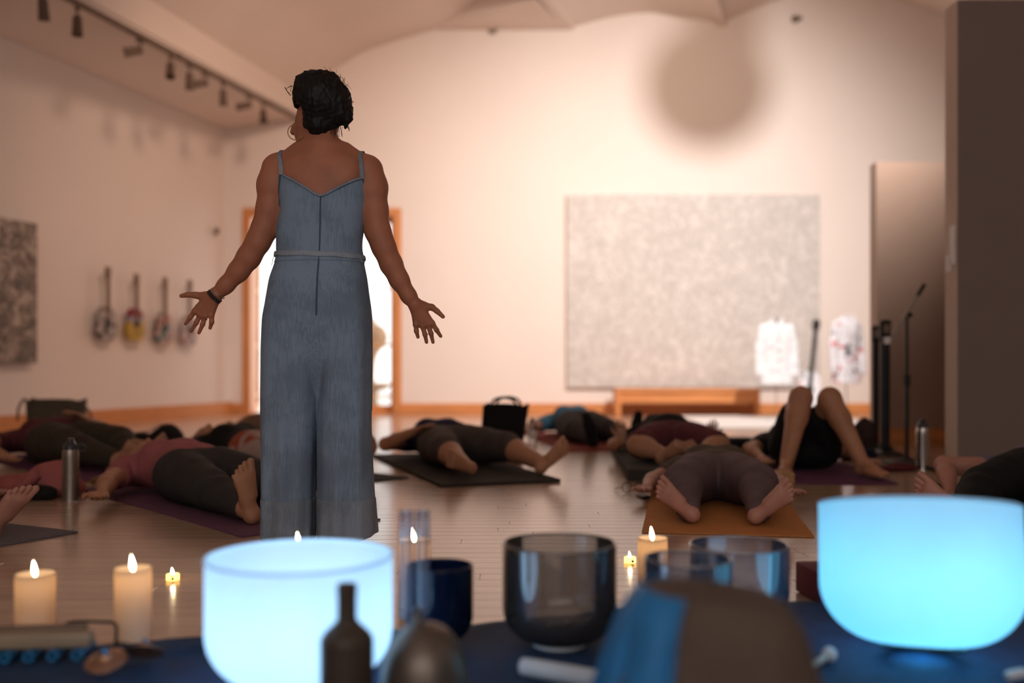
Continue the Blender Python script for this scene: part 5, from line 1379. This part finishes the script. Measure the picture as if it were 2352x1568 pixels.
def candle(label, p, r, h_, e=.08):
    g = thing('pillar_candle', label, 'candle', (p[0], p[1], p[2]), 0, 'pillar candles with flickering flames')
    latheobj('wax_body', smoothprof([(0, .0), (r, 0), (r, .004), (r, h_ * .6), (r, h_ - .004), (r - .003, h_ + .001), (r - .008, h_ - .004), (r * .5, h_ - .010), (0, h_ - .011)], 3), M_WAX, g, 48)
    tubeobj('wick', [(0, 0, h_ - .014), (0, 0, h_ - .004)], .0012, M_WICK, g, 6)
    f = latheobj('flame', FL, M_FLAME, g, 20, (0, 0, h_ - .006), (0, -.12, 0))
    f.scale = (.85, .85, 1.15)
    for z, pw in ((h_ + .012, e * .5), (h_ * .90, e)):
        l = bpy.data.lights.new('candle_light', 'POINT'); l.energy = pw; l.color = (1.0, .60, .28); l.shadow_soft_size = .012 if z < h_ else .008
        o = bpy.data.objects.new('candle_light', l); COL.objects.link(o); o.parent = g; o.location = (0, 0, z)
    return g
candle('short pillar candle behind the wooden tube chimes', fl(81, 1452), .0445, .137)
candle('taller pillar candle beside the small tea light', fl(306, 1472), .0405, .165)
candle('pillar candle whose flame shows above the pale-blue bowl', fl(687, 1425), .040, .186)
candle('pillar candle behind the crystal tuning fork', fl(952, 1391), .042, .172)
candle('pillar candle beside the small clear bowl', fl(1499, 1370), .040, .158)
M_TEAL = wax('tealight_cup', (.72, .60, .34), .5); M_TEAL_E = glow('tealight_flame', (1.0, .92, .72), 16.0)
def tealight(label, p):
    g = thing('tea_light', label, 'candle', p, 0, 'tea lights on the floor')
    latheobj('cup', [(0, 0), (.018, 0), (.019, .002), (.019, .016), (.0175, .018), (.015, .017), (0, .016)], M_TEAL, g, 32)
    latheobj('flame', [(r * .75, z * .62) for r, z in FL], M_TEAL_E, g, 16, (0, 0, .016), (0, -.15, 0))
    latheobj('switch', [(0, 0), (.004, 0), (.004, .002), (0, .002)], M_BLACK, g, 12, (.006, -.0185, .007), (math.radians(90), 0, 0))
    for z, e in ((.028, .10), (.010, .10)):
        l = bpy.data.lights.new('tealight_light', 'POINT'); l.energy = e; l.color = (1.0, .70, .30); l.shadow_soft_size = .005
        o = bpy.data.objects.new('tealight_light', l); COL.objects.link(o); o.parent = g; o.location = (0, 0, z)
tealight('small tea light beside the taller pillar candle', fl(397, 1331)); tealight('small tea light on the open floor beside the smoky bowl', fl(1447, 1291))

# dark bottle
YB1 = 1.74; M_BOT = plain('dark_brown_bottle', (.055, .036, .024), .55, 0, .08, 20)
p = (797 - CX) / FPX * YB1; hh = CAMH - (1340 - HY) / FPX * YB1 - CZ
g = thing('dark_bottle', 'dark brown narrow-necked bottle in front of the pale-blue bowl', 'bottle', (p, YB1, CZ))
pxm = YB1 / FPX
latheobj('bottle_body', smoothprof([(0, 0), (.044, 0), (.0465, .006), (.0465, .06), (.0465, hh - 142 * pxm), (.0462, hh - 128 * pxm), (.041, hh - 114 * pxm), (.027, hh - 96 * pxm), (.0185, hh - 84 * pxm), (.0170, hh - 70 * pxm), (.0168, hh - 24 * pxm), (.0168, hh - 22 * pxm)], 5), M_BOT, g, 48)
latheobj('cap', [(0, hh - 22 * pxm), (.0172, hh - 22 * pxm), (.0175, hh - 20 * pxm), (.0172, hh - .001), (.0160, hh), (0, hh)], M_BOT, g, 40)
# crystal tuning fork
YF = 2.02; M_FORK = glassy('fork_crystal', (.86, .88, .95), .10, .03, (.5, .56, .75), .10)
g = thing('crystal_tuning_fork', 'clear two-pronged crystal tuning fork standing behind the metal bell', 'tuning fork', ((952 - CX) / FPX * YF, YF, CZ))
zt = CAMH - (1182 - HY) / FPX * YF - CZ; zb = CAMH - (1425 - HY) / FPX * YF - CZ
for sx in (-1, 1):
    latheobj('prong', smoothprof([(0, zb + .005), (.010, zb + .008), (.0135, zb + .03), (.0135, zt - .005), (.011, zt), (0, zt)], 4), M_FORK, g, 32, (sx * .0165, 0, 0))
tubeobj('fork_bridge', curve([(-.0165, 0, zb + .014), (0, 0, zb - .004), (.0165, 0, zb + .014)], 6), .010, M_FORK, g, 16)
latheobj('stem', smoothprof([(0, .012), (.010, .012), (.009, .04), (.008, zb), (0, zb + .004)], 4), M_FORK, g, 24)
latheobj('foot', smoothprof([(0, 0), (.035, 0), (.034, .008), (.012, .016), (0, .016)], 3), M_FORK, g, 32)
# metal bell
YD = 1.80; M_BELL = plain('bell_metal', (.17, .135, .11), .42, .7, .12, 14)
g = thing('metal_bell', 'dark dome-shaped metal bell with thin stem beside the bottle', 'bell', ((975 - CX) / FPX * YD, YD, CZ))
zt = CAMH - (1428 - HY) / FPX * YD - CZ
latheobj('dome', smoothprof([(.082, .0), (.081, .03), (.078, zt * .42), (.071, zt * .62), (.058, zt * .79), (.040, zt * .92), (.018, zt * .985), (0, zt)], 6), M_BELL, g, 64)
latheobj('stem', smoothprof([(0, zt - .002), (.008, zt), (.006, zt + .012), (.009, zt + .022), (0, zt + .026)], 4), M_BELL, g, 24, (-.012, 0, 0))
bm = bmesh.new(); torus(bm, .0815, .004, 64, 8, Matrix.Translation((0, 0, .006))); bmobj('lip', bm, M_BELL, g, True)
# white mallets
M_SUEDE = fabric('suede_white', (.62, .66, .70), .08, 300)
def mallet(label, tip, tail, r, m, ball=False, hl=.16):
    tip = Vector(tip); d = (Vector(tail) - tip); L = d.length; g = thing('bowl_mallet', label, 'mallet', tip, 0, 'bowl mallets on the cloth')
    R_ = d.normalized().to_track_quat('Z', 'Y').to_euler()
    if ball: latheobj('head', smoothprof([(0, -r), (r * .75, -r * .66), (r, 0), (r * .75, r * .66), (.2 * r, r)], 5), m, g, 28, None, R_)
    else: latheobj('head', smoothprof([(0, 0), (r * .8, .003), (r, .012), (r, hl - .008), (r * .8, hl), (0, hl)], 4), m, g, 32, None, R_)
    latheobj('handle', [(0, 0), (r * .45, 0), (r * .45, L), (0, L)], plain('mallet_handle', (.45, .36, .28), .5), g, 20, None, R_)
    return g
mallet('white suede bowl mallet lying before the smoky bowl', (.022, 2.00, CZ + .019), (.30, 1.84, CZ + .019), .0175, M_SUEDE)
mallet('white ball mallet lying between stool and tilted bowl', fl(1905, 1502, .024), (.50, 1.86, .024), .016, M_SUEDE, True)
mallet('white mallet lying in front of the tilted glowing bowl', fl(2312, 1552, .02), (1.20, 2.06, .02), .010, M_SUEDE, False, .05)
# stool draped with cloth
YS = 1.50; sx0 = (1640 - CX) / FPX * YS; zs = CAMH - (1350 - HY) / FPX * YS - CZ
g = thing('draped_stool', 'low stool draped with folded taupe cloth', 'stool', (sx0, YS, CZ), 0)
latheobj('stool_seat', [(0, zs - .06), (.085, zs - .06), (.085, zs - .035), (0, zs - .035)], M_NECK, g, 32)
for a in range(4):
    c, s_ = math.cos(a * math.pi / 2 + .78), math.sin(a * math.pi / 2 + .78); tubeobj('stool_leg', [(.06 * c, .06 * s_, zs - .05), (.085 * c, .085 * s_, .0)], .010, M_NECK, g)
bm = bmesh.new(); nA, nZ = 120, 34; rings = []
for j in range(nZ + 1):
    u = j / nZ
    if u < .22:
        q = u / .22; rad = .098 * q; z = zs - .006 * q ** 3
    else:
        q = (u - .22) / .78; rad = .098 + .018 * math.sin(min(1, q * 4) * math.pi / 2) + .066 * q ** 1.0; z = zs - .006 - (zs - .010) * (q ** 1.15)
    r = []
    for i in range(nA):
        a = 2 * math.pi * i / nA; e = 2.6
        c, s_ = math.cos(a), math.sin(a); se = (abs(c) ** e + abs(s_) ** e) ** (-1 / e)
        k = max(0, (u - .25)) / .75
        left = .5 + .5 * math.cos(a - math.radians(205))
        rr = rad * (1 + (se - 1) * .8) + k * (.010 * math.sin(a * 9 + 1.2 * math.sin(a * 2)) * (.35 + 1.3 * left) + .005 * math.sin(a * 17 + 2))
        tilt = .010 * c * (1 - k)
        r.append(bm.verts.new((rr * c * 1.02, rr * s_ * .86, max(z - tilt, .004))))
    rings.append(r)
for a_, b_ in zip(rings[:-1], rings[1:]):
    for i in range(nA):
        bm.faces.new((a_[i], a_[(i + 1) % nA], b_[(i + 1) % nA], b_[i]))
bmesh.ops.remove_doubles(bm, verts=bm.verts, dist=1e-5)
drape = bmobj('drape', bm, fabric('drape_taupe', (.12, .085, .068), .15, 350), g, True)
# blue layer over the stool's drape: bowl light put into the fabric colour
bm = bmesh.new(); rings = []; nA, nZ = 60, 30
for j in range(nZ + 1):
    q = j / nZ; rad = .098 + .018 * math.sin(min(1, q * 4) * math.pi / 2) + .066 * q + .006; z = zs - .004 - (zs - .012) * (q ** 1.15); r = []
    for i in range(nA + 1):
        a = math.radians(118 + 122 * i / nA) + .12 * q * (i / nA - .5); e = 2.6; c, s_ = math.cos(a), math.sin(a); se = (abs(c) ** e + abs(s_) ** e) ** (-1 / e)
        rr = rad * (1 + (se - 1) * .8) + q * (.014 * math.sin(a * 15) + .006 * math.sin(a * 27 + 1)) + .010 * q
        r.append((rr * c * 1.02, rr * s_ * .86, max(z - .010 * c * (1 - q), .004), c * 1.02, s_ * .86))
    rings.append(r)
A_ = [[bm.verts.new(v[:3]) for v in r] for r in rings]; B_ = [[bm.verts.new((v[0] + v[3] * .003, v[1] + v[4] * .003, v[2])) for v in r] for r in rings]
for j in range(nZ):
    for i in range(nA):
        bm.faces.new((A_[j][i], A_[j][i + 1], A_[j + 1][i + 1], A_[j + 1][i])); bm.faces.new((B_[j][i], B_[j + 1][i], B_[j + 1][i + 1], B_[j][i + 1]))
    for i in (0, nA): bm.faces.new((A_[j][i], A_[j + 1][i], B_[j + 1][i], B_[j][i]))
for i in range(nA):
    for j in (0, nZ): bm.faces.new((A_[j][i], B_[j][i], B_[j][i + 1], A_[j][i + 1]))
bmobj('blue_spill_layer', bm, fabric('drape_blue_spill', (.03, .19, .46), .2, 300, rough=.5), g, True)
# tube chimes with wooden bar
YC = 2.07; M_ALU = plain('chime_metal_blue_reflection', (.04, .26, .55), .35, .35, .1); M_BAR = wood('chime_wood', (.34, .24, .15), 'x', .5)  # tubes' blue is the bowl's reflection put into the metal colour
g = thing('tube_chimes', 'wooden bar of hollow metal tube chimes lying before the short candle', 'chimes', (-.98, YC, CZ + .004), .10)
tp = [(-.072, .0), (-.026, .002), (.022, .004), (.070, .006)]
for i, (x, y) in enumerate([(-.118, -.002)] + tp):
    bm = bmesh.new(); lathe(bm, [(.0075, 0), (.0115, 0), (.0115, .14 - .012 * i), (.0075, .14 - .012 * i), (.0075, 0)], 28, (x, y, .0125), Matrix.Rotation(math.radians(-90), 4, 'X'))
    bmobj('tube', bm, M_ALU, g, 40)
bm = bmesh.new(); box(bm, (-.26, .012, .0245), (.095, .050, .056), .008, 3); bmobj('wooden_bar', bm, M_BAR, g, 40)
bm = bmesh.new(); box(bm, (-.26, .052, .0245), (.075, .070, .064), .005, 2); bmobj('back_bar', bm, wood('chime_wood_dark', (.16, .09, .05), 'x', .5), g, 40)
tubeobj('wire_stand', curve([(.0, .075, .03), (.03, .08, .062), (.10, .08, .062), (.128, .075, .058), (.135, .06, .035), (.135, .05, .002)], 6), .0035, M_BLACK, g, 8)
# small copper cymbals
M_COP = plain('copper', (.40, .22, .14), .38, .8, .15, 30)
for px, py, rx, ry, rz, lab in ((243, 1512, .30, -.15, .3, 'small copper cymbal leaning on the chimes, silver knob up'), (330, 1492, -.35, .5, 1.0, 'small copper cymbal at the edge of the navy cloth')):
    g = thing('hand_cymbal', lab, 'cymbal', fl(px, py, CZ + .034), 0, 'small copper cymbals'); g.rotation_euler = (rx, ry, rz)
    latheobj('disc', smoothprof([(0, .014), (.010, .013), (.016, .006), (.03, .001), (.040, -.003), (.0405, -.005), (.03, -.002), (.015, .003), (0, .010)], 4), M_COP, g, 40)
    latheobj('knob', smoothprof([(0, .012), (.006, .013), (.006, .018), (.003, .023), (0, .024)], 4), M_ALU, g, 20)
    tubeobj('cord', curve([(0, 0, .022), (.02, .02, .018), (.045, .03, .002)], 5), .002, M_BLACK, g, 6)
